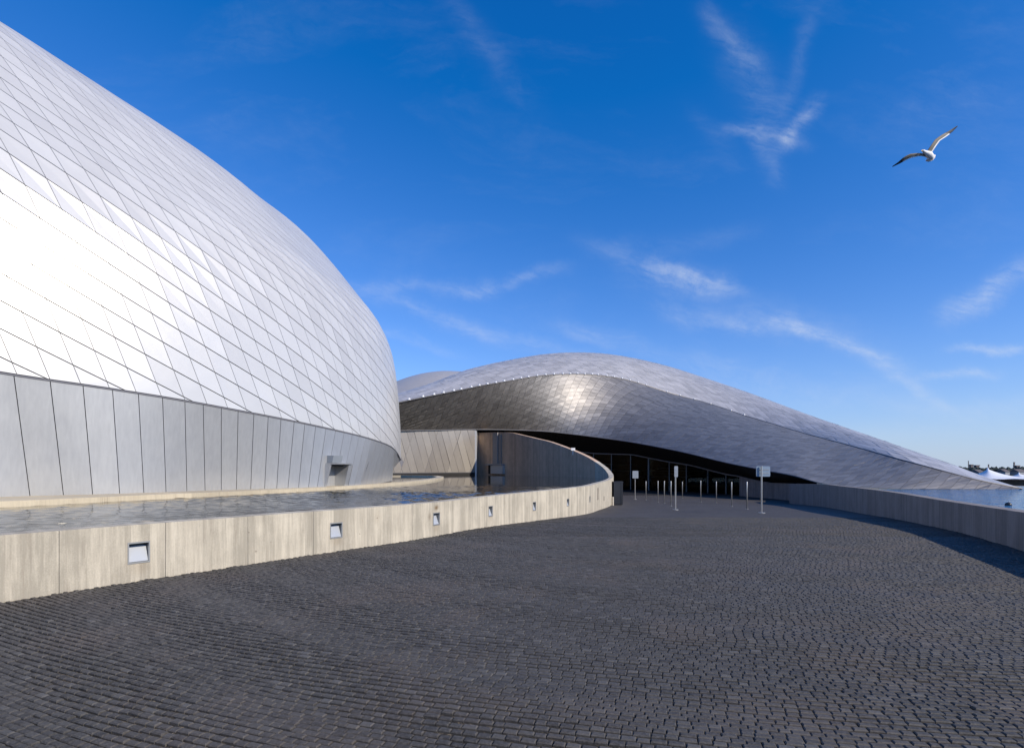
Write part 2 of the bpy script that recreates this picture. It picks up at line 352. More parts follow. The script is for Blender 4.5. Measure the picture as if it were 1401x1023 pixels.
# plaza: a sheet between the two walls, row by row
def x_of(curve, y):
    i = np.argmax(curve.p[:, 1] >= y) if (curve.p[:, 1] >= y).any() else len(curve.p)-1
    i = max(i, 1); a, b = curve.p[i-1], curve.p[i]; return a[0]+(b[0]-a[0])*(y-a[1])/(b[1]-a[1]+1e-9)
def plaza_strip(name, ys, mat, dz, extra=0):
    v, f = [], []
    for y in ys:
        if y <= 46: xl, xr = x_of(lw, y)-.12, x_of(rw, y)+.12
        else: xl, xr = -30, x_of(rw, 46)+8
        for k in range(9): v.append((xl+(xr-xl)*k/8, y, ground(y)+dz))
    for i in range(len(ys)-1):
        for k in range(8): f.append((i*9+k, i*9+k+1, i*9+9+k+1, i*9+9+k))
    return mesh(name, v, f, mat)
SETT_END = 21.0
plaza = plaza_strip('plaza', [-6+.5*i for i in range(int((SETT_END+6)/.5)+1)]+[SETT_END], M_SAND, -.016); tag(plaza, kind='structure')
pav = plaza_strip('pavement', [SETT_END-.3]+[SETT_END+.5+i*.75 for i in range(33)]+[46.01, 50, 60, 75, 100], M_FARPAVE, -.006); tag(pav, kind='structure')
back = mesh('ground', [(-300,-300,-4.6),(300,-300,-4.6),(300,49,-4.6),(-300,49,-4.6)], [(0,1,2,3)], M_FARPAVE); tag(back, kind='structure')
behind = mesh('forecourt', [(-14,-60,-.02),(60,-60,-.02),(60,-5.9,-.02),(-14,-5.9,-.02)], [(0,1,2,3)], M_FARPAVE); tag(behind, kind='structure')

# the setts
def ypix(d): return HY+(EYE-ground(d))*F/d
setts = []
rmin, rmax = 4.5, 30.0
nrow = int((rmax-rmin)/ROWH)
for ir in range(nrow):
    r = rmin+ir*ROWH
    # angle span where the row crosses the visible area
    n = int(2*math.pi*r/SETL); off = rng.random()*SETL/r
    k0, k1 = int(n*.28), int(n*.78)
    ang = off+np.arange(n)*2*math.pi/n
    xs, ys = RC[0]+r*np.sin(ang), RC[1]+r*np.cos(ang)
    ok = (ys > 2.35) & (ys < SETT_END) & (xs < (ys*.973+2.0)) & (xs > -(ys*.973+2.0))
    jit = rng.uniform(-.14, .14, n)*SETL/r
    for k in np.where(ok)[0]:
        a0, a1 = ang[k]+jit[k], ang[(k+1) % n]+jit[(k+1) % n]
        if k == n-1: a1 += 2*math.pi
        setts.append((r, a0, a1, xs[k], ys[k]))
WL_X = {}
def inside(x, y):
    k = round(y, 1)
    if k not in WL_X: WL_X[k] = (x_of(lw, y)+.05, x_of(rw, y)-.05)
    a, b = WL_X[k]; return a < x < b
setts = [q for q in setts if inside(q[3], q[4])]
NB = len(setts)
def size_key(q): 
    vis = abs(q[3])/q[4] < .96 and q[4] > 3.06
    return (0 if vis else 1, q[4]*q[4])
setts.sort(key=size_key)
def sett_pts(q, jz, tx, ty, g=.0035):
    r, a0, a1, x, y = q; gg = g/r*1.1
    r0, r1 = r+g*rng.uniform(1.2, 3.0), r+ROWH-g*rng.uniform(1.2, 3.0); a0, a1 = a0+gg*rng.uniform(.2, 1.1), a1-gg*rng.uniform(.2, 1.1)
    bev = .007
    def ring(ra, rb, aa, ab): return [(ra, aa), (ra, ab), (rb, ab), (rb, aa)]
    out = []
    z0 = ground(y)+jz; am = (a0+a1)/2; wob = .035*math.sin(am*r*1.3+r*.8)+.05*math.sin(am*r*.45+1.7*r)*.5
    for (ra, rb, aa, ab, z) in ((r0, r1, a0, a1, -.05), (r0, r1, a0, a1, -.0065), (r0+bev, r1-bev, a0+bev/r, a1-bev/r, 0.0)):
        for (rr, an) in ring(ra+wob, rb+wob, aa, ab):
            X, Y = RC[0]+rr*math.sin(an), RC[1]+rr*math.cos(an)
            out.append((X, Y, z0+z+(X-x)*tx+(Y-y)*ty))
    return out
SF = [(0,1,5,4),(1,2,6,5),(2,3,7,6),(3,0,4,7),(4,5,9,8),(5,6,10,9),(6,7,11,10),(7,4,8,11),(8,9,10,11)]
SF = [f[::-1] for f in SF]
SF_FAR = [f[::-1] for f in [(0,1,5,4),(1,2,6,5),(2,3,7,6),(3,0,4,7),(4,5,6,7)]]
joined = MB(); nind = 0
for i, q in enumerate(setts):
    jz = float(rng.normal(0, .0022)); tx, ty = rng.normal(0, .012, 2); tn = float(rng.random())
    if q[4] > 12.5:
        pts = sett_pts(q, jz, tx, ty); joined.add(pts[:4]+pts[8:], SF_FAR, tn); continue
    pts = sett_pts(q, jz, tx, ty)
    if i < 300:
        c = np.mean(pts[8:], axis=0)
        o = mesh('sett', [tuple(np.array(p)-c) for p in pts], SF, M_SETT, None, False, [tn]*9); o.parent = plaza; o.location = tuple(c)
    else: joined.add(pts, SF, tn)
sj = joined.build('sett', M_SETT, None, False, True); sj.parent = plaza; sj['kind'] = 'stuff'

# water
pool_edge = [(p[0]+.12, p[1]) for p in rw.p]
v = [(x, y, WPOOL) for x, y in pool_edge]+[(x+80, y, WPOOL) for x, y in pool_edge]; n = len(pool_edge)
pool = mesh('pool_water', v+[(28.5, 54.5, WPOOL), (108, 54.5, WPOOL)], [(i, i+n, i+n+1, i+1) for i in range(n-1)]+[(n-1, 2*n-1, 2*n+1, 2*n)], M_POOL); tag(pool, kind='structure')
lip = MB(); lip.box(30, 54.5, -3.6, 108, 54.9, -.17); lip = lip.build('pool_edge', M_CONC_R); tag(lip, kind='structure')
sea = mesh('sea', [(-6000, 54.9, WSEA), (6000, 54.9, WSEA), (6000, 9000, WSEA), (-6000, 9000, WSEA)], [(0,1,2,3)], M_SEA); tag(sea, kind='structure')
v, f = [], []
inner = [(p[0], p[1]) for p in lw.p]                  # pond lies to the left of the wall
pe = [(p[0]-.1*0, p[1]) for p in lw.p]
n = len(pe)
for (x, y) in pe:
    t = None
    v.append((x-.12, y, WPOND)); v.append((min(x-.5, -14.0) if y < 60 else min(x-.5, -16.0), y, WPOND))
# only the outer run and hook (monotone in y)
keep = [i for i in range(n) if i == 0 or lw.p[i][1] > max(q[1] for q in lw.p[:i])]
f = [(2*keep[i]+1, 2*keep[i], 2*keep[i+1], 2*keep[i+1]+1) for i in range(len(keep)-1)]
# beyond the hook the water follows the returning wall
pond = mesh('pond_water', [], [], M_POND)
ys = np.linspace(-6, 74.3, 94); hook_i = int(np.argmax(lw.p[:, 0])); pts = []
outer = lw.p[:hook_i+1]; ret = lw.p[hook_i:]
for y in ys:
    if y <= outer[-1, 1]: x = np.interp(y, outer[:, 1], outer[:, 0])-.12
    else: x = np.interp(y, ret[:, 1], ret[:, 0])-.05
    pts.append((x, y, WPOND)); pts.append((-26.0, y, WPOND))
kp = [(-15.5,5.0),(-13.6,8.2),(-11.0,11.3),(-9.9,13.8),(-8.75,16),(-7.6,18.6),(-6.85,21),(-6.2,24.2),(-5.75,27.2),(-5.5,31.5),(-5.4,36),(-5.55,41),(-6.0,46),(-6.8,51),(-8.6,54.5),(-12,56),(-17,56)]
waves = [(rng.uniform(0, 2*math.pi), 2*math.pi/rng.uniform(.13, .5), rng.uniform(0, 6.28)) for _ in range(40)]
YN, NX = 27.0, 190; yg = np.arange(5.0, YN+.01, .045); gx = np.zeros((len(yg), NX)); gy = np.repeat(yg[:, None], NX, 1)
for i, y in enumerate(yg):
    xr_ = np.interp(y, outer[:, 1], outer[:, 0])-.12; xl_ = np.interp(y, [q[1] for q in kp[:-2]], [q[0] for q in kp[:-2]])-.6
    gx[i] = np.linspace(xl_, xr_, NX)
gz = np.zeros_like(gx)
for a_, k_, ph in waves: gz += np.sin((gx*math.cos(a_)*.8+gy*math.sin(a_))*k_+ph)/k_*.036
gz *= np.clip((YN-gy)/9, 0, 1)*(.35+.65*np.clip(np.sin(gx*.55+gy*.3)*.5+np.sin(gy*.8-gx*.2)*.4+.6, 0, 1))
vv = np.stack([gx, gy, WPOND+gz], -1).reshape(-1, 3).tolist(); n0 = len(vv)
ff = [(i*NX+j, i*NX+j+1, (i+1)*NX+j+1, (i+1)*NX+j) for i in range(len(yg)-1) for j in range(NX-1)]
far_p = [tuple(map(float, p)) for p in pts if p[1] >= YN-1.0]; far_p[0] = (far_p[0][0], YN, WPOND); far_p[1] = (far_p[1][0], YN, WPOND); m0 = len(far_p)//2
near_p = [tuple(map(float, p)) for p in pts if p[1] < 5.6]; near_p[-2] = (near_p[-2][0], 5.0, WPOND); near_p[-1] = (near_p[-1][0], 5.0, WPOND); m1 = len(near_p)//2
ff += [(n0+2*i+1, n0+2*i, n0+2*i+2, n0+2*i+3) for i in range(m0-1)]+[(n0+2*m0+2*i+1, n0+2*m0+2*i, n0+2*m0+2*i+2, n0+2*m0+2*i+3) for i in range(m1-1)]
me = bpy.data.meshes.new('pond_water'); me.from_pydata(vv+far_p+near_p, [], ff); me.polygons.foreach_set('use_smooth', [True]*len(ff)); me.materials.append(M_POND); pond.data = me
tag(pond, kind='structure')

# ------------------------------------------------------------------ concrete walls
def wall(curve, thick, side, mat, root, seglen, s0=0, s1=None, holes=(), top_cap=.012, bottom=-.35, names='wall_panel', core=True):
    """curve = outer face with its top height; side=+1 puts the thickness to the left of travel"""
    s1 = curve.len if s1 is None else s1; n = max(1, round((s1-s0)/seglen)); edges = [s0+(s1-s0)*i/n for i in range(n+1)]
    for h in holes:
        for i_e in range(1, n):
            if abs(edges[i_e]-h[0]) < h[1]/2+.08: edges[i_e] = h[0]+(h[1]/2+.12)*(1 if edges[i_e] > h[0] else -1)
    g = .003
    def pt(s, off, z=None):
        p = curve.at(s); t = curve.tan(s); nn = np.array((-t[1], t[0]))*side
        q = p[:2]+nn*off; return (q[0], q[1], p[2] if z is None else z)
    def zb(s): return ground(curve.at(s)[1])+bottom
    for a, b in zip(edges[:-1], edges[1:]):
        a2, b2 = a+g, b-g
        hs_ = [h for h in holes if h[0]-h[1]/2 > a2+.03 and h[0]+h[1]/2 < b2-.03]
        cols = [a2+(b2-a2)*k/4 for k in range(5)]
        for h in hs_: cols = [c for c in cols if abs(c-h[0]) > h[1]/2+.02]+[h[0]-h[1]/2, h[0]+h[1]/2]
        cols = sorted(cols)
        v, f, al = [], [], []
        def P4(ps, ss):
            i = len(v); v.extend(ps); al.extend(ss); f.append(tuple(range(i, i+len(ps))))
        for c, d in zip(cols[:-1], cols[1:]):
            T0, T1 = curve.at(c)[2], curve.at(d)[2]
            h = [h for h in hs_ if abs((c+d)/2-h[0]) < h[1]/2]
            if h:
                h = h[0]; z0, z1 = h[2]-h[3]/2, h[2]+h[3]/2
                P4([pt(c,0,zb(c)), pt(d,0,zb(d)), pt(d,0,z0), pt(c,0,z0)], (c,d,d,c)); P4([pt(c,0,z1), pt(d,0,z1), pt(d,0), pt(c,0)], (c,d,d,c))
            else: P4([pt(c,0,zb(c)), pt(d,0,zb(d)), pt(d,0), pt(c,0)], (c,d,d,c))
            P4([pt(c,0), pt(d,0), pt(d,thick), pt(c,thick)], (c,d,d,c))
            P4([pt(c,thick), pt(d,thick), pt(d,thick,zb(d)), pt(c,thick,zb(c))], (c,d,d,c))
        for c, o in ((cols[0], 1), (cols[-1], -1)):
            P4([pt(c,0,zb(c)), pt(c,0), pt(c,thick), pt(c,thick,zb(c))][::o], (c,)*4)
        o = mesh(names, v, f, mat, root); at = o.data.attributes.new('along', 'FLOAT', 'POINT'); at.data.foreach_set('value', np.array(al, dtype=np.float32))
        if side < 0: o.data.flip_normals()
    if core:
        cb = MB(); k = int((s1-s0)/.8)+1; ss = np.linspace(s0+.02, s1-.02, k)
        for c, d in zip(ss[:-1], ss[1:]):
            lo = [pt(c,thick*.62,zb(c)), pt(d,thick*.62,zb(d)), pt(d,thick*.9,zb(d)), pt(c,thick*.9,zb(c))]
            hi = [(p[0], p[1], curve.at(q)[2]-.02) for p, q in zip(lo, (c, d, d, c))]
            cb.hexa(lo, hi)
        cb.build('wall_core', M_JOINT, root)
    return pt
_sl = [lw.s_at_px(x) for x in (190, 460, 597, 671, 731)]
STAINS = [(_sl[2], .665, .075, .055, .95, (.15, .09, .035)), (_sl[2]-.27, .47, .05, .09, .6, (.16, .12, .08))]+[(q_, .19, .13, .11, .35, (.26, .19, .12)) for q_ in _sl]+[(_sl[0]-2.1, .3, .05, .3, .4, (.2, .16, .12)), (_sl[1]+1.0, .6, .09, .16, .3, (.25, .2, .14))]
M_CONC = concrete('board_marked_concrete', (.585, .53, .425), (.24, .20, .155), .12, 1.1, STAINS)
pond_wall = empty('pond_wall', (-6.2, 6.3, 0))
tag(pond_wall, 'long curving pale concrete wall with recessed lights that holds the pond and rises beyond its bend', 'wall')
lights = []
for x in (-120, 190, 460, 597, 671, 731, 777, 807):
    if x < 0: continue
    s = lw.s_at_px(x); p = lw.at(s); zc = (p[2]+ground(p[1]))/2+.0
    lights.append((s, .26, zc, .28))
s_hook = lw.L[hook_i]
near_pt = wall(lw, .30, 1, M_CONC, pond_wall, 1.25, 0, s_hook-2, lights)
wall(lw, .42, 1, M_CONC, pond_wall, 1.3, s_hook-2, s_hook+3.2)
wall(lw, .45, 1, M_CONC_IN, pond_wall, 5.5, s_hook+3.2, lw.len, core=False)
def wall_light(s, wd, zc, ht, lab):
    p = lw.at(s); t = lw.tan(s); rz = math.atan2(t[1], t[0])
    r = empty('wall_light', (p[0], p[1], zc), rz); tag(r, lab, 'wall light', 'square lights recessed in the pond wall')
    M_ = Matrix.Identity(4)
    def build(name, mb, mat):
        me = bpy.data.meshes.new(name); me.from_pydata(mb.v, [], mb.f); me.materials.append(mat); return link(name, me, r)
    w2, h2, fr = wd/2, ht/2, .018                          # local x along wall, local +y into the wall
    fb = MB()
    for (x0, x1, z0, z1) in ((-w2-fr+.008, w2+fr-.008, h2-.008, h2+fr-.004), (-w2-fr+.008, w2+fr-.008, -h2-fr+.004, -h2+.008), (-w2-fr+.008, -w2+.008, -h2+.008, h2-.008), (w2-.008, w2+fr-.008, -h2+.008, h2-.008)):
        fb.box(x0, -.008, z0, x1, .02, z1)
    build('frame', fb, M_STEEL)
    hb = MB(); e = .004; dp = .15
    a = [(-w2+e,.003,-h2+e),(w2-e,.003,-h2+e),(w2-e,.003,h2-e),(-w2+e,.003,h2-e)]; b_ = [(x, dp, z) for x, _, z in a]
    hb.add(a+b_, [(0,4,5,1),(1,5,6,2),(2,6,7,3),(3,7,4,0),(4,7,6,5)])
    build('housing', hb, M_HOUSE)
    rb = MB(); rb.hexa([(-w2+.01,.012,-h2+.012),(w2-.01,.012,-h2+.012),(w2-.01,.10,h2-.05),(-w2+.01,.10,h2-.05)], [(-w2+.01,.018,-h2+.012),(w2-.01,.018,-h2+.012),(w2-.01,.106,h2-.05),(-w2+.01,.106,h2-.05)])
    build('reflector', rb, M_WHITE)
M_HOUSE = plain('light_housing', (.16, .17, .18), .5)
LABS = ['square wall light nearest the camera, its white reflector largest, in the long curved concrete wall',
        'second wall light from the left, below the building doorway, in the curved concrete wall',
        'third wall light from the left, a rust stain above it, in the curved wall',
        'fourth wall light from the left in the curved concrete wall',
        'fifth wall light from the left in the curved concrete wall', 'sixth wall light from the left, where the concrete wall begins to bend',
        'smallest wall light, last before the bend of the curved concrete wall']
for (s, a, b_, c), lab in zip(lights, LABS): wall_light(s, a, b_, c, lab)
# slots near the hook
for i, (x, y0, y1, wpx, lab) in enumerate(((818, 667, 683.5, 3.2, 'tall rust-stained drain slot near the bend of the pond wall'), (826.3, 678.5, 684.5, 1.8, 'short dark drain slot close to the end of the pond wall'))):
    s = lw.s_at_px(x); p = lw.at(s); t = lw.tan(s); d = p[1]
    z0, z1 = EYE-(y1-HY)/F*d, EYE-(y0-HY)/F*d; m_ = MB()
    Mx = Matrix.Translation((p[0], p[1], 0)) @ Matrix.Rotation(math.atan2(t[1], t[0]), 4, 'Z')
    m_.box(-wpx*d/F*1.5, -.012, z0, wpx*d/F*1.5, .03, z1, Mx); o = m_.build('drain_slot', plain('rusty_metal%d' % i, (.13, .10, .08), .8, 0, .5, 6)); tag(o, lab, 'drain')
right_wall = empty('harbour_wall', (10.1, 10.5, 0)); tag(right_wall, 'low grey concrete wall in shade curving along the right edge of the plaza', 'wall')
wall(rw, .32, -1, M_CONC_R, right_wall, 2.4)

# kerb round the left building
kc = Curve([(x, y, .90) for x, y in kp], 16)
kerb = empty('pond_kerb', (-11, 11.3, .6)); tag(kerb, 'pale stone kerb between the pond and the foot of the left building', 'kerb')
ke = [0, 6, kc.s_at_px(-60), kc.s_at_px(140), kc.s_at_px(300), kc.s_at_px(438), kc.s_at_px(514), kc.s_at_px(560), kc.s_at_px(588), kc.s_at_px(600)+3, kc.len]
ke = sorted(set(ke))
for a, b in zip(ke[:-1], ke[1:]): 
    wall(kc, float(np.interp((a+b)/2, [0, 12, 17, 22, 27, 40], [3.0, 2.7, 1.7, .8, .55, .55])), 1, M_KERB, kerb, (b-a), a, b, bottom=-.2, names='kerb_stone', core=False)
for o in list(kerb.children):                              # rough stone: uneven tops
    pass

# ------------------------------------------------------------------ left building
C = cr([(-24,2.5),(-18,7),(-12.6,12.7),(-9.6,16.3),(-7.6,19.4),(-6.5,22.5),(-5.9,25.5),(-5.95,28),(-6.6,30.3),(-8.5,32.4),(-12,34),(-17,35)])
CL = np.r_[0, np.cumsum(np.linalg.norm(np.diff(C, axis=0), axis=1))]; nose_s = CL[C[:, 0].argmax()]
SSg = [CL[np.argmin(np.hypot(*(C-np.array(p)).T))] for p in [(-24,2.5),(-12.6,12.7),(-7.6,19.4),(-5.9,26),(-8.5,32.4),(-17,35)]]
Gp = np.array([(-34,14),(-25,22),(-20.5,24.5),(-19,25),(-19,25.3),(-20,25.5)], float)
def Cs(s): return np.array((np.interp(s, CL, C[:, 0]), np.interp(s, CL, C[:, 1])))
def Dir(s):
    d = np.array((np.interp(s, SSg, Gp[:, 0]), np.interp(s, SSg, Gp[:, 1])))-Cs(s); L = np.linalg.norm(d); return d/L, L
KX = [-24,-14,-12.5,-11,-9,-7,-6,-5.9]; KV = [1.17,1.125,1.07,1.03,.98,.935,.912,.912]; kvf = pchip(KX, KV)
PZ = np.array([2.0,3,5.5,8.1,9.9,11,12.1,13.4,14.4,15.8,17,17.8,18.1]); PI_ = np.array([0,0,.12,.42,1.1,1.9,2.7,3.7,4.6,6.4,9,12,15])
zf = pchip(np.linspace(0, 1, 13), PZ)
_z = np.linspace(2, 18.1, 400); _if = pchip(PZ, PI_); _i = np.array([_if(q) for q in _z])
_i = np.convolve(np.pad(_i, 12, 'edge'), np.ones(25)/25, 'valid')
PA = np.r_[0, np.cumsum(np.hypot(np.diff(_z), np.diff(_i)))]
def S1(s, a, off=0.0):
    c = Cs(s); d, L = Dir(s); k = kvf(c[0]) if s < nose_s else KV[-1]
    z, i = np.interp(a, PA, _z), min(np.interp(a, PA, _i), L*.97)
    e = .02; dz = (np.interp(a+e, PA, _z)-np.interp(a-e, PA, _z)); di = (np.interp(a+e, PA, _i)-np.interp(a-e, PA, _i)); q = math.hypot(dz, di)+1e-9
    p = c+d*i; zz = 3+(z-3)*k
    return np.array((p[0]-d[0]*off*dz/q, p[1]-d[1]*off*dz/q, zz+off*di/q))
# crease between skin and skirt, from the photograph
crease_px = [(-260,470),(-60,499),(0,510.5),(112,526),(188,537.7),(254,548),(300,557),(326,561.6),(401,576),(441,584.6),(478,592.8),(511,601.5),(534.6,610.4),(544,616),(548.2,621)]
cfy = pchip([q[0] for q in crease_px], [q[1] for q in crease_px])
def crease_z(s):
    c = Cs(s)
    if s >= nose_s: return float(2.43-.9*min(1, (s-nose_s)/4))
    if c[1] < 4: return 4.0
    x = CX+F*c[0]/c[1]; return float(EYE-(cfy(max(x, -250))-HY)/F*c[1])
def crease_a(s):
    z = crease_z(s); c = Cs(s); k = kvf(c[0]) if s < nose_s else KV[-1]; return float(np.interp(3+(z-3)/k, _z, PA))
ss = np.linspace(0, CL[-1], 200); ca = np.array([crease_a(s) for s in ss])
ca = np.convolve(np.pad(ca, 4, 'edge'), np.ones(9)/9, 'valid')
def ca_(s): return float(np.interp(s, ss, ca))
whale = empty('shingled_building', (-9, 18, .8)); tag(whale, 'tall bulging building clad in bright aluminium diamond shingles above a grey panelled base', 'building')
# backing shell
na = 46; v, f = [], []; sg = np.linspace(0, CL[-1], 110)
for s in sg:
    a0 = ca_(s)
    for j in range(na+1): v.append(S1(s, a0+(PA[-1]-a0)*j/na, -.03))
for i in range(len(sg)-1):
    for j in range(na): q = i*(na+1)+j; f.append((q, q+na+1, q+na+2, q+1))
M_SHELL = plain('shell_joint', (.10, .10, .10), .7)
mesh('shell', v, f, M_SHELL, whale, True)

def clip_poly(poly, fn):                                # keep fn>=0
    out = []
    for i in range(len(poly)):
        a, b = poly[i], poly[(i+1) % len(poly)]; fa, fb = fn(a), fn(b)
        if fa >= 0: out.append(a)
        if (fa >= 0) != (fb >= 0): t = fa/(fa-fb); out.append((a[0]+(b[0]-a[0])*t, a[1]+(b[1]-a[1])*t))
    return out
def inset(poly, g):
    n = len(poly); out = []
    gmin = g if not isinstance(g, tuple) else min(g[1:])
    gf = (lambda e: g) if not isinstance(g, tuple) else (lambda e: g[1] if abs(e[1]/(e[0]+1e-9)-g[0]) < .3 else g[2])
    ar = sum(poly[i-1][0]*poly[i][1]-poly[i][0]*poly[i-1][1] for i in range(n))
    if ar < 0: poly = poly[::-1]
    if abs(ar)/2 < .003: return None, 0
    for i in range(n):
        p0, p1, p2 = np.array(poly[i-1]), np.array(poly[i]), np.array(poly[(i+1) % n])
        e1, e2 = p1-p0, p2-p1; l1, l2 = np.linalg.norm(e1), np.linalg.norm(e2)
        if l1 < 1e-4 or l2 < 1e-4: continue
        n1, n2 = np.array((-e1[1], e1[0]))/l1, np.array((-e2[1], e2[0]))/l2
        b = n1+n2; q = b.dot(b)
        if q < .05: out.append(tuple(p1+n1*gmin)); continue
        g1, g2 = gf(e1), gf(e2); det = n1[0]*n2[1]-n1[1]*n2[0]
        if abs(det) < .2: out.append(tuple(p1+(n1*g1+n2*g2)*.5)); continue
        dx_, dy_ = (g1*n2[1]-g2*n1[1])/det, (n1[0]*g2-n2[0]*g1)/det; L_ = math.hypot(dx_, dy_); k_ = min(1, .05/max(L_, 1e-6)) if L_ > .05 else 1; out.append((p1[0]+dx_*k_, p1[1]+dy_*k_))
    return out, abs(ar)/2
def cells(mA, pA, mB, pB, s0, s1, a0, a1):
    """cells between lines a = mA*s + j*pA and a = mB*s + i*pB"""
    al = [a-mA*s for s in (s0, s1) for a in (a0, a1)]; be = [a-mB*s for s in (s0, s1) for a in (a0, a1)]
    out = []
    for j in range(int(min(al)//pA)-1, int(max(al)//pA)+2):
        for i in range(int(min(be)//pB)-1, int(max(be)//pB)+2):
            q = []
            for (jj, ii) in ((j, i), (j, i+1), (j+1, i+1), (j+1, i)):
                A_, B_ = jj*pA, ii*pB; s = (B_-A_)/(mA-mB); q.append((s, mA*s+A_))
            if max(p[0] for p in q) < s0 or min(p[0] for p in q) > s1 or max(p[1] for p in q) < a0 or min(p[1] for p in q) > a1: continue
            out.append(q)
    return out
def make_panels(cs, surf, outward, fns, gap, thick, jit, mids=False, tone_fn=None):
    res = []
    for q in cs:
        for fn in fns:
            q = clip_poly(q, fn)
            if len(q) < 3: break
        if len(q) < 3: continue
        q, ar = inset(q, gap)
        if not q or len(q) < 3 or ar < .004: continue
        cen = np.mean(np.array(q), axis=0)
        top = [surf(p[0], p[1], 0.0) for p in q]; c3 = np.mean(top, axis=0)
        nn = np.cross(np.array(top[1])-c3, np.array(top[0])-c3); L = np.linalg.norm(nn)
        if L < 1e-6: continue
        nn /= L; ow = outward(cen)
        if nn.dot(ow) < 0: nn = -nn; top = top[::-1]; q = q[::-1]
        tx = rng.normal(0, jit, 3)
        lift = [float(np.dot(tx, p-c3)) for p in top]
        top = [p+nn*l for p, l in zip(top, lift)]; bot = [p-nn*(thick+l) for p, l in zip(top, lift)]
        seen = 1.0 if nn.dot(np.array((0, 0, EYE))-c3) > 0 else 0.0
        res.append((top, bot, seen, float(np.clip(rng.normal(.5, .24), 0, 1))))
    return res
def emit(res, name, mat, root, n=300):
    def key(r):
        if r[2] == 0: return 0
        q = [proj(p) for p in r[0]]
        if any(p[1] < .5 for p in r[0]): return 0
        if all(a[0] < -5 for a in q) or all(a[0] > 1406 for a in q) or all(a[1] < -5 for a in q): return 0
        return abs(sum(q[i-1][0]*q[i][1]-q[i][0]*q[i-1][1] for i in range(len(q))))
    res = sorted(res, key=key, reverse=True)
    for k, (top, bot, _, tn) in enumerate(res[:n]):
        m_ = len(top); vs = list(top)+list(bot); fs = [tuple(range(m_))]+[(i, m_+i, m_+(i+1) % m_, (i+1) % m_) for i in range(m_)]
        mesh(name, vs, fs, mat, root, False, [tn]*len(fs))
    if len(res) > n:
        j = MB()
        for top, bot, _, tn in res[n:]:
            m_ = len(top); j.add(list(top)+list(bot), [tuple(range(m_))]+[(i, m_+i, m_+(i+1) % m_, (i+1) % m_) for i in range(m_)], tn)
        o = j.build(name, mat, root, False, True); o['kind'] = 'stuff'
def out1(c):
    d, _ = Dir(c[0]); p = S1(c[0], c[1]); return p-S1(c[0], c[1], -1.0)
JOINT_S = nose_s
cs = cells(-.45, .66, -3.0, 1.83, 0, CL[-1]-.3, 0, PA[-1]-1.2)
res = make_panels(cs, lambda s, a, o: S1(min(max(s, 0), CL[-1]), a, .0), out1,
                  [lambda p: p[1]-ca_(p[0])-.03, lambda p: CL[-1]-.2-p[0], lambda p: p[0]-.1, lambda p: PA[-1]-1.3-p[1]], (-.45, .014, .007), .02, .0022)
emit(res, 'shingle', M_SKIN, whale)
# skirt
bpx = pchip([-260,-60,0,160,300,400,460,516,536.5], [689,683.5,680.0,675.5,670.6,667.6,665.3,661.2,657.3])
def base_pt(x):
    y = bpx(x); d = (EYE-.89)*F/(y-HY)
    if x > 500: d = float(np.interp(x, [500, 516, 525, 537], [23.75, 25.2, 26.3, 27.4]))
    return P(x, y, d)
jt = [-190,-125,-68,-22,19,68.6,113.6,154,189.4,222.4,253,278,302.8,325.8,347.4,367,384.4,402.5,417,432,446,459,471,482,491.5,500.5,508.5,516,523,529,534.5,539,543,546,548]
jb = [-150,-95,-45,-3,41,86.8,126.7,163.7,196.8,227.2,255.7,280.6,302.8,323.5,343,362,378.6,394,408.4,422,434,446,457,467.5,476.5,485,493,500.5,507.5,514,520,525,529.5,533.5,536.3]
def crease_pt(x):
    # where the photo column meets the crease of the skin
    i = np.where((CPX[:-1] <= x) & (CPX[1:] > x))[0]
    if len(i) == 0: s = nose_s-.3
    else: i = i[0]; s = ss2[i]+(ss2[i+1]-ss2[i])*(x-CPX[i])/(CPX[i+1]-CPX[i])
    return S1(s, ca_(s), 0.0)
ss2 = np.linspace(3.5, nose_s, 400); _cp = [S1(s, ca_(s)) for s in ss2]; CPX = np.array([CX+F*p[0]/p[1] for p in _cp])
sk_back = MB()
door_x = (446.6, 470.6)
LINTEL = .62
prev = None
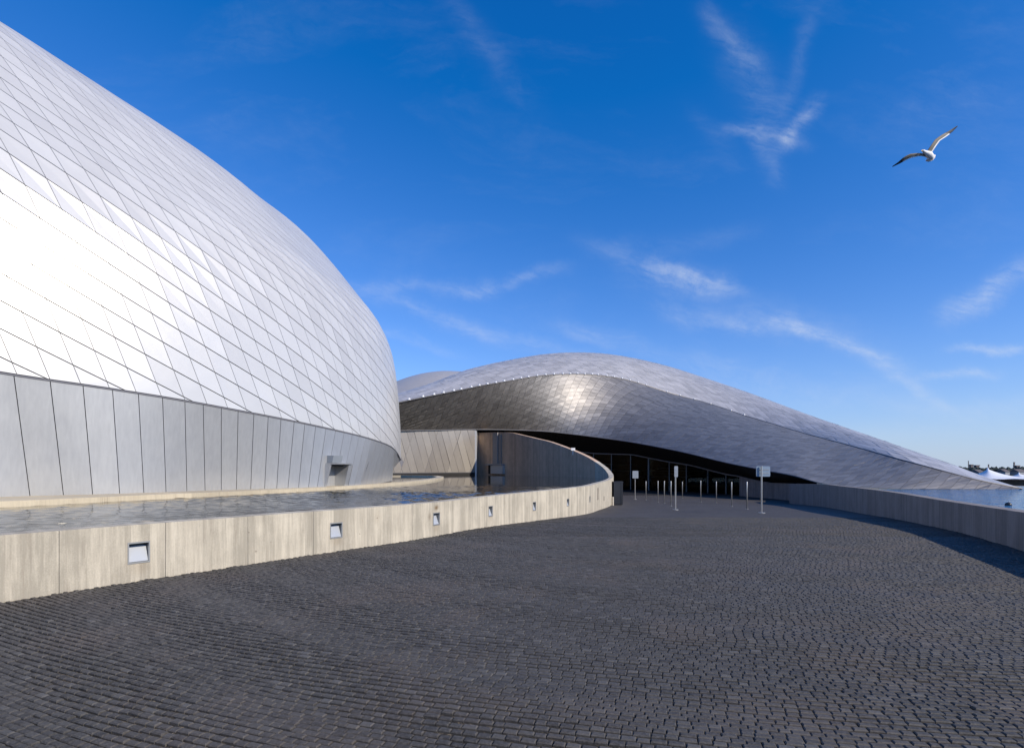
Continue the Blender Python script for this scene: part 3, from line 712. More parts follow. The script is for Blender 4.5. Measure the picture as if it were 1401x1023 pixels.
for i in range(len(jt)-1):
    bl, br_, tl, tr = base_pt(jb[i]), base_pt(jb[i+1]), crease_pt(jt[i]), crease_pt(jt[i+1])
    nn = np.cross(br_-bl, tl-bl); nn /= np.linalg.norm(nn)
    if nn.dot(np.array((0, 0, 1.6))-bl) < 0: nn = -nn
    bo = np.array((-.045, .033, 0)); dn = np.array((0, 0, -.14)); sk_back.add([bl+bo+dn, br_+bo+dn, tr+bo+np.array((0,0,.03)), tl+bo+np.array((0,0,.03))], [(0,1,2,3)])
    eh = (br_-bl)/np.linalg.norm(br_-bl)*.009; et = (tr-tl)/max(np.linalg.norm(tr-tl), .01)*.009; tp = np.array((0, 0, .012))
    lo = 0.0
    xm = (jb[i]+jb[i+1])/2
    if door_x[0]-2 < xm < door_x[1]+2: lo = .40
    a, b = bl+(tl-bl)*lo+eh, br_+(tr-br_)*lo-eh; c, d = tr-et-tp, tl+et-tp
    NV, NH = 8, 5; vs, fs = [], []
    for k in range(NV+1):
        t = k/NV; l, r_ = a+(d-a)*t, b+(c-b)*t
        for h in range(NH+1): vs.append(l+(r_-l)*h/NH)
    for k in range(NV):
        for h in range(NH): q = k*(NH+1)+h; fs.append((q, q+1, q+NH+2, q+NH+1))
    nsm = len(fs); o4 = len(vs); vs += [a, b, c, d]+[p-nn*.02 for p in (a, b, c, d)]
    fs += [(o4+i2, o4+4+i2, o4+4+(i2+1) % 4, o4+(i2+1) % 4) for i2 in range(4)]
    ob = mesh('skirt_panel', vs, fs, M_SKIRT, whale, False, [float(rng.uniform(.35, .65))]*len(fs))
    ob.data.polygons.foreach_set('use_smooth', [k2 < nsm for k2 in range(len(fs))])
# keep the backing away from the doorway
o = sk_back; vs = o.v; 
fb = [f_ for k, f_ in enumerate(o.f) if not (door_x[0]-2 < (jb[k]+jb[k+1])/2 < door_x[1]+2)]
for k, f_ in enumerate(o.f):
    if door_x[0]-2 < (jb[k]+jb[k+1])/2 < door_x[1]+2:
        a, b, c, d = [np.array(vs[q]) for q in f_]; vs += [a+(d-a)*.4, b+(c-b)*.4]; fb.append((len(vs)-2, len(vs)-1, f_[2], f_[3]))
mesh('skirt_backing', vs, fb, M_JOINT, whale)
# far side of the skirt, round the nose
pts = [crease_pt(547.9)]+[S1(s, ca_(s)) for s in np.linspace(nose_s+.3, CL[-1], 16)]
bb = [base_pt(536.4)]
for k, s in enumerate(np.linspace(nose_s+.3, CL[-1], 16)):
    d, L = Dir(s); c = Cs(s)+d*(1.0+.02*k); bb.append(np.array((min(c[0], bb[0][0]-.05*(k+1)), c[1], .85)))
for i in range(len(pts)-1):
    nn = np.cross(bb[i+1]-bb[i], pts[i]-bb[i]); nn /= np.linalg.norm(nn)
    q = [bb[i], bb[i+1], pts[i+1], pts[i]]
    mesh('skirt_panel', q+[p-nn*.02 for p in q], [(0,1,2,3),(4,7,6,5),(0,4,5,1),(1,5,6,2),(2,6,7,3),(3,7,4,0)], M_SKIRT, whale, False, [.5]*6)
# crease trim
tr_ = MB(); tr_.tube([S1(s, ca_(s)-.005, .0) for s in np.linspace(3.5, nose_s+3, 90)], .022, 6); tr_.build('crease_trim', M_JOINT2, whale)
# doorway recess: frame, jambs, door, hood
dl, dr = base_pt(door_x[0]), base_pt(door_x[1]); along = (dr-dl); wid = np.linalg.norm(along); along /= wid
inn = np.array((along[1], -along[0], 0)); inn = inn if inn.dot(Cs(nose_s-8).tolist()+[0]-np.array((0, 0, 0))) > 0 and inn[0] < 0 else -inn
inn = np.array((-abs(along[1]), abs(along[0]), 0)); inn /= np.linalg.norm(inn)
ztop = EYE-(634.8-HY)/F*dl[1]*.98
door = MB()
def dpt(u, z, dep, lean=0.0): 
    p = dl+along*(u*wid)+inn*dep; return np.array((p[0]+inn[0]*-lean*(z-.89), p[1]-inn[1]*lean*(z-.89), z))
LEAN = .27
def quadbox(name, u0, u1, z0, z1, d0, d1, mat, lean=True):
    ln = LEAN if lean else 0; b_ = MB()
    lo = [dpt(u0, z0, d0, ln), dpt(u1, z0, d0, ln), dpt(u1, z0, d1, 0), dpt(u0, z0, d1, 0)]
    hi = [dpt(u0, z1, d0, ln), dpt(u1, z1, d0, ln), dpt(u1, z1, d1, 0), dpt(u0, z1, d1, 0)]
    b_.hexa(lo, hi); return b_.build(name, mat, whale, False, True)
dw = quadbox('door', .0, 1.0, .9, ztop, .45, .5, M_SKIRT, False)
quadbox('door_pane', .02, .66, 1.32, ztop-.02, .41, .445, M_BOX, False)
quadbox('door_recess', -1.2, 2.2, .86, ztop+.6, .55, .62, M_BOX, False)
quadbox('door_jamb', -.10, .0, .9, ztop, -.01, .5, M_SKIRT); quadbox('door_jamb', 1.0, 1.22, .9, ztop, -.01, .5, M_SKIRT)
quadbox('door_lintel', -.08, 1.12, ztop, ztop+.05, -.05, .5, M_SKIRT)
quadbox('door_hood', -.02, .5, ztop+.06, ztop+.34, -.03, .3, M_SIGNGREY)
# ledge that carries the skirt above the kerb (slab)
slab = [(*base_pt(x)[:2],) for x in np.linspace(-200, 536, 40)]
sm = MB(); sf = [float(np.interp(x, [-200, 300, 430], [.9, .6, .04])) for x in np.linspace(-200, 536, 40)]
for a, b, fa_, fb_ in zip(slab[:-1], slab[1:], sf[:-1], sf[1:]): sm.add([(a[0]+.83*fa_,a[1]-.55*fa_,.893),(b[0]+.83*fb_,b[1]-.55*fb_,.893),(b[0]-3,b[1]+2,.893),(a[0]-3,a[1]+2,.893)], [(0,1,2,3)])
pl_ = sm.build('plinth', M_KERB, whale)

# ------------------------------------------------------------------ entrance building
X_ = [470,544,580,620,655,700,746,790,830,873,900,950,1000,1050,1100,1143,1190,1239,1284,1327,1346,1400]
eE = pchip([470,544,580,607,631,655.6,678,700,723,746,770,790,810,830,851,873,891,900,950,971,1017,1050,1100,1143,1190,1239,1284,1327,1342,1400],
           [566,550.7,543,538,533,528,523.5,521,515.5,513,511.8,511.6,512.3,514,518,523,529.4,532.8,546.4,552,568,577.5,592.8,604,616.7,630.6,642.4,654,657.5,668.6])
eL = pchip([470,548,600,651,700,743,785,824,853,927,1000,1049,1087,1118,1140,1180,1240,1400], [589,588.8,588.2,587.4,588,589.8,594,599,603,616.7,634,643.6,650.7,659.3,663.5,666.8,668.8,669.2])
eK = pchip([470,544,560,586,600,625,660,700,728,757,785,814,843,871,900,918,947,985,1035,1100,1143,1207,1260,1303,1346,1378,1400],
           [560,540,535,527,522,510,500.5,492.3,487,483.6,482.3,483,485.4,490.7,497,501.6,511.2,523.6,540.7,565,580.3,602.8,622,636,652,661.7,668.4])
dE = pchip([470,544,600,650,700,760,820,880,940,1000,1060,1118,1180,1240,1300,1342,1400], [49,55,60,65,70,75,80.5,86,88,84.5,77,68,58.5,51,48.5,47.5,46.6])
dL = pchip([470,544,600,651,700,760,820,880,940,1000,1060,1118,1180,1240,1400], [54,60,66,71.5,74.5,75.5,74,69.5,63,56,50.5,47.6,46.6,46.4,46.4])
dKx = pchip([470,544,620,700,820,900,1000,1100,1200,1300,1360,1400], [7,9,14,19,22,21,18,14,10,6,3,.25])
def smooth_of(fn):                                     # light smoothing of a table over photo columns
    xs = np.linspace(470, 1400, 466); ys = np.array([fn(x) for x in xs]); k = 25; ys = np.convolve(np.pad(ys, k//2, 'edge'), np.ones(k)/k, 'valid')
    ends = np.clip(np.minimum(xs-470, 1400-xs)/40, 0, 1); raw = np.array([fn(x) for x in xs]); ys = raw*(1-ends)+ys*ends
    return lambda x: float(np.interp(x, xs, ys))
dE, dL, dKx = smooth_of(dE), smooth_of(dL), smooth_of(dKx); eLs = eL; eKs = smooth_of(eK); eEs = smooth_of(eE)
def Ept(x): return P(x, eEs(x), dE(x))
def Lpt(x): return P(x, eLs(x), dL(x))
def Kpt(x): return P(x, eKs(x), dE(x)+dKx(x))
xs_ = np.linspace(480, 1400, 461)
mid = np.array([(Ept(x)+Lpt(x))/2 for x in xs_]); ML = np.r_[0, np.cumsum(np.linalg.norm(np.diff(mid, axis=0), axis=1))]
mE = np.array([np.linalg.norm(Ept(x)-Lpt(x)) for x in xs_]); mK = np.array([np.linalg.norm(Kpt(x)-Ept(x)) for x in xs_])
def xs_of(s): return float(np.interp(s, ML, xs_))
def SM(s, a, off=0.0):
    x = xs_of(s); L_, E_ = Lpt(x), Ept(x); h = float(np.interp(x, xs_, mE)); t = a/h
    p = L_+(E_-L_)*t; b = math.sin(math.pi*min(max(t, 0), 1))*h*.045
    d = np.array((0, -1.0, -.35 if x < 760 else .35)); d /= np.linalg.norm(d); return p+d*b*.6+d*off
def SR(s, a, off=0.0):
    x = xs_of(s); E_, K_ = Ept(x), Kpt(x); h = float(np.interp(x, xs_, mK)); t = a/h
    p = E_+(K_-E_)*t; b = math.sin(math.pi*min(max(t, 0), 1))*h*.05*min(1, h/8); return p+np.array((0, -.35, .94))*b+np.array((0, -.3, .95))*off
hall = empty('entrance_building', (0, 70, -1)); tag(hall, 'low sweeping aluminium building curling over the dark glass entrance and tapering down to the water', 'building')
def grid(fn, sN, aN, hfun, off, name, mat):
    v, f = [], []; sv = np.linspace(0, ML[-1]-.02, sN)
    for s in sv:
        h = hfun(s)
        for j in range(aN+1): v.append(fn(s, h*j/aN, off))
    for i in range(sN-1):
        for j in range(aN): q = i*(aN+1)+j; f.append((q, q+aN+1, q+aN+2, q+1))
    return mesh(name, v, f, mat, hall, True)
hM = lambda s: float(np.interp(xs_of(s), xs_, mE)); hK = lambda s: float(np.interp(xs_of(s), xs_, mK))
grid(SM, 200, 14, hM, -.10, 'front_shell', M_JOINT2); grid(SR, 200, 14, hK, -.10, 'roof_shell', M_JOINT2)
csM = cells(.42, .62, 2.6, 2.5, 0, ML[-1], 0, 42)
rM = make_panels(csM, lambda s, a, o: SM(min(max(s, 0), ML[-1]-.01), a), lambda c: np.array((0, -1.0, .15)), [lambda p: p[1]-.03, lambda p: hM(p[0])-.04-p[1], lambda p: ML[-1]-.3-p[0], lambda p: p[0]-.1], .012, .05, .012)
csR = cells(.30, .95, -1.6, 2.4, 0, ML[-1], 0, 34)
rR = make_panels(csR, lambda s, a, o: SR(min(max(s, 0), ML[-1]-.01), a), lambda c: np.array((0, -.4, 1.0)), [lambda p: p[1]-.03, lambda p: hK(p[0])-.04-p[1], lambda p: ML[-1]-.3-p[0], lambda p: p[0]-.1], .012, .05, .010)
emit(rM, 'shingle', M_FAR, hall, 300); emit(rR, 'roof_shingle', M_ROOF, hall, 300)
# edges, far slope and underside
eb = MB(); eb.tube([Ept(x)+np.array((0, -.03, .0)) for x in np.linspace(480, 1398, 160)], .07, 6); eb.build('roof_edge', M_FAR, hall)
eb = MB(); eb.tube([Lpt(x)+np.array((0, -.02, 0)) for x in np.linspace(480, 1125, 120)], .06, 6); eb.build('lower_edge', M_JOINT2, hall)
v, f = [], []; xk = np.linspace(480, 1399, 120)
for x in xk:
    K_ = Kpt(x); r = K_[2]+.25; w_ = min(16, r*2.2+.3)
    for j in range(9):
        t = j/8; v.append((K_[0], K_[1]+w_*t, K_[2]-r*(t**1.8) if j else K_[2]))
for i in range(len(xk)-1):
    for j in range(8): q = i*9+j; f.append((q, q+9, q+10, q+1))
mesh('rear_slope', v, f, M_FAR, hall, True, [.5]*len(f))
# skirt into the water along the tail
v, f = [], []; xt = np.linspace(1118, 1400, 60)
for x in xt: L_ = Lpt(x); v += [tuple(L_), (L_[0], L_[1]+.15, -.45)]
for i in range(len(xt)-1): f.append((2*i, 2*i+1, 2*i+3, 2*i+2))
mesh('tail_base', v, f, M_KERB, hall)
fac_y = pchip([690,780,820,859,888,914,940,991,1014,1055,1080,1118], [612,616.5,620,621,626,631,635,647.5,651.5,660.2,661.2,662])
fac_d = pchip([690,780,820,859,888,914,940,991,1014,1055,1080,1118], [84,80,78,75.5,73,70.5,68,62,59.6,54.6,51.6,49.2])
def Hpt(x, dd=0): return P(x, fac_y(x), fac_d(x)+dd)
v, f = [], []; xf = np.linspace(690, 1118, 70)
for x in xf: v += [tuple(Lpt(x)+np.array((0, .05, .02))), tuple(Hpt(x, .6))]
for i in range(len(xf)-1): f.append((2*i, 2*i+1, 2*i+3, 2*i+2))
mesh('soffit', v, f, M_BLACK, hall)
v, f = [], []
for x in np.linspace(480, 690, 30): L_ = Lpt(x); v += [tuple(L_+np.array((0, .05, .02))), (L_[0]-1.5, L_[1]+4, L_[2]+.4)]
for i in range(29): f.append((2*i, 2*i+1, 2*i+3, 2*i+2))
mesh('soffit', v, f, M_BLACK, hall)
# glass facade: header beam, mullions, panes
facade_x = [790,812,836.3,862.5,887,915.3,938.8,968,992.8,1014.3]
hb = MB(); hx = np.linspace(780, 1014.3, 50)
for a, b in zip(hx[:-1], hx[1:]):
    p, q = Hpt(a), Hpt(b); hb.hexa([(p[0],p[1]-.1,p[2]-.12),(q[0],q[1]-.1,q[2]-.12),(q[0],q[1]+.1,q[2]-.12),(p[0],p[1]+.1,p[2]-.12)], [(p[0],p[1]-.1,p[2]+.02),(q[0],q[1]-.1,q[2]+.02),(q[0],q[1]+.1,q[2]+.02),(p[0],p[1]+.1,p[2]+.02)])
hb.build('header_beam', M_MULL, hall)
for k, x in enumerate(facade_x):
    p = Hpt(x); m_ = MB(); ww = .05 if k not in (4, 9) else .09; m_.box(p[0]-ww, p[1]-.14, -1.42, p[0]+ww, p[1]+.06, p[2]-.12); m_.build('mullion', M_MULL, hall)
for a, b in zip(facade_x[:-1], facade_x[1:]):
    p, q = Hpt(a), Hpt(b); e = (q-p)*.03
    v = [(p[0]+.06,p[1],-1.38),(q[0]-.06,q[1],-1.38),(q[0]-.06,q[1],q[2]-.13),(p[0]+.06,p[1],p[2]-.13)]
    mesh('pane', v+[(x, y+.03, z) for x, y, z in v], [(0,1,2,3),(4,7,6,5),(0,4,5,1),(1,5,6,2),(2,6,7,3),(3,7,4,0)], M_GLASS, hall)
# interior: floor, back wall, shelves and rails seen through the glass; near-black colour carries the unlit room's darkness
ib = MB(); ib.box(4, 92, -1.45, 50, 92.3, 7); ib.box(3.7, 78, -1.4, 4, 92, 7)
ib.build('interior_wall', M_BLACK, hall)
fl = MB(); fl.box(4, 60.5, -1.40, 52, 92, -1.39); fl.build('interior_floor', M_BLACK, hall)  # also runs out before the glass, its black doubling as shade there
rf = MB(); rf.box(3, 86, 5.4, 50, 110, 5.5); rf.build('interior_ceiling', M_BLACK, hall)
for z, x0, x1, y in ((2.2, 12, 20, 84), (1.2, 13, 30, 82), (.3, 18, 27, 80), (1.6, 22, 33, 79), (.6, 26, 33, 76)):
    m_ = MB(); m_.box(x0, y, z, x1, y+.3, z+.16); m_.build('interior_beam', plain('interior_grey', (.22, .26, .26), .5), hall)
# lights along the roof edge
M_EDGE = plain('edge_light_white', (.8, .8, .8), .4)
for x in [560,579,594,607,621,631,645,656,667,678.5,690,702,713,723,735,746.5,758,770,780,790,800,810,818,830,840,851,862,873,884,912,930,950,972,1000,1018]:
    p = Ept(x); m_ = MB(); r = .15
    Mx = Matrix.Translation((p[0], p[1]-.1, p[2]+.10))
    ring = [(r*math.cos(q*math.pi/3), r*math.sin(q*math.pi/3)) for q in range(6)]
    m_.hexa([Mx @ Vector((a, b, -.1)) for a, b in ring], [Mx @ Vector((a*.6, b*.6, .12)) for a, b in ring]); m_.build('edge_light', M_EDGE, hall)
# metal wall below the left end, standing in the pond
mw = [P(x, 641, d) for x, d in ((505, 57.4), (544, 60.5), (575, 63.5), (605, 66.8), (630, 69.4), (651, 71.5))]
mwc = Curve([(p[0], p[1], 0) for p in mw], 10)
def SW(s, a, off=0.0):
    p = mwc.at(min(max(s, 0), mwc.len)); return np.array((p[0], p[1]-off, WPOND-.1+a))
HWALL = 7.0
v, f = [], []
for s in np.linspace(0, mwc.len, 30): v += [tuple(SW(s, -.3, -.06)), tuple(SW(s, HWALL, -.06))]
for i in range(29): f.append((2*i, 2*i+2, 2*i+3, 2*i+1))
mesh('lower_wall_backing', v, f, M_JOINT2, hall)
csW = cells(-1.9, 2.5, -3.6, 6.6, 0, mwc.len, 0, HWALL)
csW = cells(-2.6, 3.2, 2.2, 9.0, 0, mwc.len, 0, HWALL)
rW = make_panels(csW, SW, lambda c: np.array((.77, -.64, 0)), [lambda p: p[1]-.45, lambda p: HWALL-p[1], lambda p: mwc.len-.02-p[0], lambda p: p[0]-.02], .02, .04, .008)
emit(rW, 'wall_panel', metal_mat('aluminium_wall_panel', (.33, .30, .27), (.46, .42, .37), .42, 0, .45, .04), hall, 200)
bs = MB(); 
for s in np.linspace(0, mwc.len, 12)[:-1]:
    a, b = SW(s, -.3, .02), SW(s+mwc.len/11, -.3, .02); bs.hexa([a, b, b+np.array((0, .3, 0)), a+np.array((0, .3, 0))], [a+np.array((0,0,.7)), b+np.array((0,0,.7)), b+np.array((0,.3,.7)), a+np.array((0,.3,.7))])
bs.build('wall_footing', M_BLACK, hall)
en = MB(); p = P(651, 641, 71.5); en.box(p[0]-.12, p[1]-.12, WPOND-.3, p[0]+.12, p[1]+3.2, 6.75); en.build('corner_post', M_SKIN, hall)
# niche and lit panel in the inner concrete wall, with pilasters
def inner_at(x):
    s = lw.s_at_px(x) if False else None
    i0 = hook_i; px = CX+F*lw.p[i0:, 0]/lw.p[i0:, 1]; i = np.where((px[:-1]-x)*(px[1:]-x) <= 0)[0][-1]; t = (x-px[i])/(px[i+1]-px[i]+1e-9)
    s = lw.L[i0+i]+t*(lw.L[i0+i+1]-lw.L[i0+i]); p = lw.at(s); tt = lw.tan(s); return np.array((p[0]-tt[1]*.46, p[1]+tt[0]*.46)), tt
def inner_box(name, x0, x1, y0, y1, proud, mat):
    (a, ta), (b, tb) = inner_at(x0), inner_at(x1); d = (a[1]+b[1])/2; z0, z1 = EYE-(y1-HY)/F*d, EYE-(y0-HY)/F*d; z0 = max(z0, .6)
    n_ = np.array((-ta[1], ta[0])); m_ = MB(); lo = [(*a, z0), (*b, z0), (*(b+n_*proud), z0), (*(a+n_*proud), z0)]
    m_.hexa(lo, [(p[0], p[1], z1) for p in lo]); return m_.build(name, mat, pond_wall)
inner_box('niche', 672, 677.5, 635.5, 648, .05, M_BLACK)  # black slab standing proud; its colour supplies the opening's darkness
inner_box('hatch_cover', 677.5, 694, 636.5, 648, .35, plain('pale_panel', (.50, .47, .43), .6))
inner_box('ledge', 671, 694, 634.6, 636, .5, M_SIGNGREY)
inner_box('pilaster', 679, 685.5, 592, 634, .18, plain('concrete_pilaster', (.33, .30, .28), .8)); inner_box('pilaster', 687, 690, 594, 634, .12, plain('concrete_pilaster_b', (.28, .25, .23), .8))
# the rear wing's roof, far left
v, f = [], []; ry = pchip([470,543,570,590,610,625,650,680,720], [545,523.5,514.5,510.3,508.6,509,511,517,530])
xr = np.linspace(470, 720, 40)
for x in xr:
    top = P(x, ry(x), 104)
    for j in range(11):
        t = (j-6)/5.0; yy = top[1]+t*9; v.append((top[0], yy, top[2]-abs(t)**2.0*(3.2 if t < 0 else 5)))
for i in range(len(xr)-1):
    for j in range(10): q = i*11+j; f.append((q, q+11, q+12, q+1))
rear = mesh('rear_roof', v, f, metal_mat('pale_aluminium_roof', (.50, .47, .44), (.62, .58, .54), .45, 0, .4), hall, True, [.5]*len(f))
# wing wall right of the glass
ww = Curve([(*P(x, 0, d)[:2], EYE-(y-HY)/F*d) for x, y, d in ((1015, 651.3, 58.6), (1035, 656, 56), (1055, 659.8, 53.8), (1070, 660.6, 52), (1084, 661.2, 50.4), (1104, 661.6, 48.8), (1122, 662, 47.6))], 8)
wing = empty('wing_wall', (*ww.at(0)[:2], -1.42)); tag(wing, 'grey concrete wall in shade between the dark glass entrance and the low right wall', 'wall')
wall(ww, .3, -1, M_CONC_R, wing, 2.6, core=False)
# spotlight on the rim
i_ = inner_at(789.5)[0]; m_ = MB(); zt = EYE-(615.5-HY)/F*i_[1]; m_.box(i_[0]-.2, i_[1]-.1, zt-.05, i_[0]+.2, i_[1]+.15, zt+.22); m_.box(i_[0]-.05, i_[1]-.02, zt-.5, i_[0]+.05, i_[1]+.06, zt-.04)
tag(m_.build('spotlight', M_EDGE), 'small white spotlight on the rising rim of the concrete wall below the dark overhang', 'spotlight')

# ------------------------------------------------------------------ bollards, signs, cabinet
def gpt(x, y):                                          # foot of something at a photo pixel on the plaza
    lo, hi = 3.0, 90.0
    for _ in range(60):
        m = (lo+hi)/2
        if ypix(m) > y: lo = m
        else: hi = m
    return P(x, y, lo)
def post_parts(root, h, r):
    a = MB(); a.tube([(0,0,0.0),(0,0,h-.02),(0,0,h)], [r, r, r*.7], 12); o = a.build('post', M_STEEL, None, True); o.parent = root
    b = MB(); b.tube([(0,0,.0),(0,0,.02)], [r*2.6, r*2.6], 14); o = b.build('base_plate', M_STEEL); o.parent = root
BOL = [(883.8,658,683.8,'bollard just right of the first grey sign, left of the tight trio'),(900.3,657.5,687,'left bollard of the tight trio beside the tall narrow sign'),
       (908.9,657.5,688.2,'middle bollard of the tight trio beside the tall narrow sign'),(918,657.8,692.2,'right bollard of the tight trio, touching the tall narrow sign in view'),
       (933.6,658.7,681.3,'bollard standing farthest back, just right of the tall narrow sign'),(958.7,657.2,686.6,'first of the four spaced bollards right of the tall narrow sign'),
       (980,658.3,687.6,'second of the four spaced bollards right of the tall narrow sign'),(1001,659,692.6,'third of the four spaced bollards, two left of the blue-grey sign'),
       (1022,658.6,696.2,'bollard nearest the blue-grey sign, last of the spaced row')]
proto = None
for x, y0, y1, lab in BOL:
    p = gpt(x, y1); h = (y1-y0)*p[1]/F
    r = empty('bollard', (p[0], p[1], ground(p[1])))
    tag(r, 'slim steel '+lab, 'bollard', 'slim steel bollards in front of the entrance')
    if proto is None: post_parts(r, 1.8, .036); proto = r
    else:
        for c in list(proto.children): k = c.copy(); COL.objects.link(k); k.parent = r
    for c in r.children:
        if c.name.startswith('post'): c.scale = (1, 1, h/1.8)
def sign(x, ytop, ybase, px0, px1, py0, py1, lab, mat, ribs=0, cat='sign'):
    p = gpt(x, ybase); d = p[1]; r = empty('sign_post', (p[0], d, ground(d))); tag(r, lab, cat)
    h = (ybase-ytop)*d/F
    a = MB(); a.tube([(0,0,0),(0,0,h-.01),(0,0,h)], [.036,.036,.03], 12); o = a.build('post', M_STEEL); o.parent = r
    a = MB(); a.tube([(0,0,0),(0,0,.04)], .16, 14); o = a.build('base_plate', M_STEEL); o.parent = r
    x0, x1 = (px0-x)*d/F, (px1-x)*d/F; z0, z1 = (ybase-py1)*d/F, (ybase-py0)*d/F; yo = .09 if cat != 'sign' or 'blue' in lab else -.13
    a = MB(); c = .03
    a.hexa([(x0+c,yo,z0),(x1-c,yo,z0),(x1,yo,z0+c),(x1,yo,z1-c),(x1-c,yo,z1),(x0+c,yo,z1),(x0,yo,z1-c),(x0,yo,z0+c)], [(x0+c,yo+.04,z0),(x1-c,yo+.04,z0),(x1,yo+.04,z0+c),(x1,yo+.04,z1-c),(x1-c,yo+.04,z1),(x0+c,yo+.04,z1),(x0,yo+.04,z1-c),(x0,yo+.04,z0+c)])
    o = a.build('sign_panel', mat); o.parent = r
    for k in range(ribs):
        zz = z0+(z1-z0)*(k+1)/(ribs+1); a = MB(); a.box(x0+.05, yo-.012 if yo < 0 else yo-.02, zz-.012, x1-.05, yo-.001, zz+.012); o = a.build('rib', M_STEEL); o.parent = r
sign(868.9, 644, 683, 865, 872.9, 643.9, 654, 'short square grey sign on a slim steel post, leftmost of the three signs', M_SIGNGREY, 3)
sign(924.2, 637.6, 697.5, 921.8, 926.5, 637.4, 652.3, 'tall narrow pale sign on a steel post among the bollards', M_SIGNGREY, 2)
sign(1042, 637.3, 702, 1036.1, 1055, 637.6, 651.7, 'wide blue-grey sign seen from behind on a tall steel post, rightmost of the signs', M_DARKBLUE, 2)
p = gpt(846, 690.6); d = p[1]; cab = empty('cabinet', (p[0], d, ground(d))); tag(cab, 'dark charcoal cabinet standing at the bend of the concrete pond wall', 'cabinet')
hw, hh = 6.2*d/F, 31*d/F
m_ = MB(); m_.box(-hw, 0, .05, hw, .7, hh); o = m_.build('body', M_BOX); o.parent = cab
m_ = MB(); m_.box(-hw-.03, -.03, hh, hw+.03, .73, hh+.06); o = m_.build('lid', M_BOX); o.parent = cab
m_ = MB(); m_.box(hw-.14, -.03, .05, hw-.05, -.002, hh); o = m_.build('trim', M_BOX); o.parent = cab
m_ = MB(); m_.box(-hw+.05, .05, 0, hw-.05, .65, .05); o = m_.build('foot', M_BLACK); o.parent = cab
p = gpt(838.2, 691); m_ = MB(); m_.tube([(p[0], p[1]-.1, ground(p[1])), (p[0], p[1]-.1, ground(p[1])+.62), (p[0], p[1]-.1, ground(p[1])+.66)], [.07, .07, .04], 10)
tag(m_.build('marker_post', plain('beige_post', (.55, .50, .42), .6)), 'short beige marker post between the pond wall and the dark cabinet', 'post')

# ------------------------------------------------------------------ buoy, far shore, tents
d = (EYE-WPOOL)*F/(691-HY); bx = (1379.5-CX)/F*d; bu = empty('buoy', (bx, d, WPOOL)); tag(bu, 'small black buoy floating in the blue water behind the right wall', 'buoy')
m_ = MB(); m_.tube([(0,0,-.12),(0,0,-.02),(0,0,.09),(0,0,.14)], [.07,.135,.135,.06], 14); o = m_.build('float', M_BOX, None, True); o.parent = bu
m_ = MB(); m_.tube([(.03,0,.12),(.03,0,.17)], .025, 8); o = m_.build('lifting_eye', M_STEEL); o.parent = bu
def foliage_mass(name, x0, x1, d, base, hfun, mat, n):
    m_ = MB()
    for k in range(n):
        x = rng.uniform(x0, x1); h = hfun(x)*rng.uniform(.55, 1.0); r = rng.uniform(1.2, 3.0); y = d+rng.uniform(-14, 14); X = (x-CX)/F*d
        vs = []
        for lay, (q, zf_) in enumerate(((1.0, .15), (1.15, .45), (.75, .8), (.2, 1.0))):
            for j in range(6): a = j*math.pi/3+lay*.4; rr = r*q*rng.uniform(.75, 1.2); vs.append((X+rr*math.cos(a), y+rr*math.sin(a), base+h*zf_*rng.uniform(.93, 1.05)))
        fs = [(l*6+j, l*6+(j+1) % 6, l*6+6+(j+1) % 6, l*6+6+j) for l in range(3) for j in range(6)]+[tuple(range(18, 24))]
        m_.add(vs, fs)
    return tag(m_.build(name, mat), kind='stuff')
M_TREE = plain('far_foliage', (.030, .042, .036), .9, 0, .5, .2); M_LAND = plain('far_land', (.05, .06, .045), .9)
shore = mesh('far_shore', [(150, 300, -3.4), (420, 300, -3.4), (420, 302, -2.2), (150, 302, -2.2), (150, 900, -1.6), (900, 900, -1.6)], [(0,1,2,3), (3,2,5,4)], M_LAND); tag(shore, kind='structure')
o = foliage_mass('shore_trees', 1235, 1480, 330, -2.2, lambda x: 4.6+.6*math.sin(x*.11)+.5*math.sin(x*.37), M_TREE, 520); o['label'] = 'low dark trees along the far shore'
M_FARB = plain('far_pale_render', (.34, .35, .37), .8); M_FARR = plain('far_roof', (.14, .12, .12), .8)
def far_house(x, d, wpx, z0, h, lab):
    X = (x-CX)/F*d; w_ = wpx*d/F; r = empty('far_house', (X, d, z0)); tag(r, lab, 'house', 'small houses on the far shore')
    m_ = MB(); m_.box(-w_/2, -3, 0, w_/2, 3, h); o = m_.build('wall', M_FARB); o.parent = r
    m_ = MB(); m_.add([(-w_/2-.3,-3.3,h),(w_/2+.3,-3.3,h),(w_/2+.3,3.3,h),(-w_/2-.3,3.3,h),(-w_/2-.3,0,h+1.6),(w_/2+.3,0,h+1.6)], [(0,1,5,4),(2,3,4,5),(0,4,3),(1,2,5)]); o = m_.build('roof', M_FARR); o.parent = r
far_house(1337, 312, 7, -2.2, 1.7, 'small pale house in dark trees on the far shore, left of the tent peak')
far_house(1372, 312, 6, -2.2, 2.0, 'small pale house in dark trees just right of the tent peak')
far_house(1392, 312, 9, -2.2, 2.0, 'wider pale house on the far shore at the right edge')
def far_block(name, x, d, w_, top_y, lab, cat, mast=False):
    X = (x-CX)/F*d; zt = EYE-(top_y-HY)/F*d; r = empty(name, (X, d, -2)); tag(r, lab, cat)
    m_ = MB(); m_.box(-w_/2, -w_/2, 0, w_/2, w_/2, zt+2)
    m_.box(-w_*.8, -w_*.8, 0, w_*.8, w_*.8, 3.5); o = m_.build('tower' if not mast else 'mast', M_FARR); o.parent = r
    m_ = MB(); m_.box(-w_*.65, -w_*.65, zt+2, w_*.65, w_*.65, zt+2+w_*.4); o = m_.build('cap', M_FARR); o.parent = r
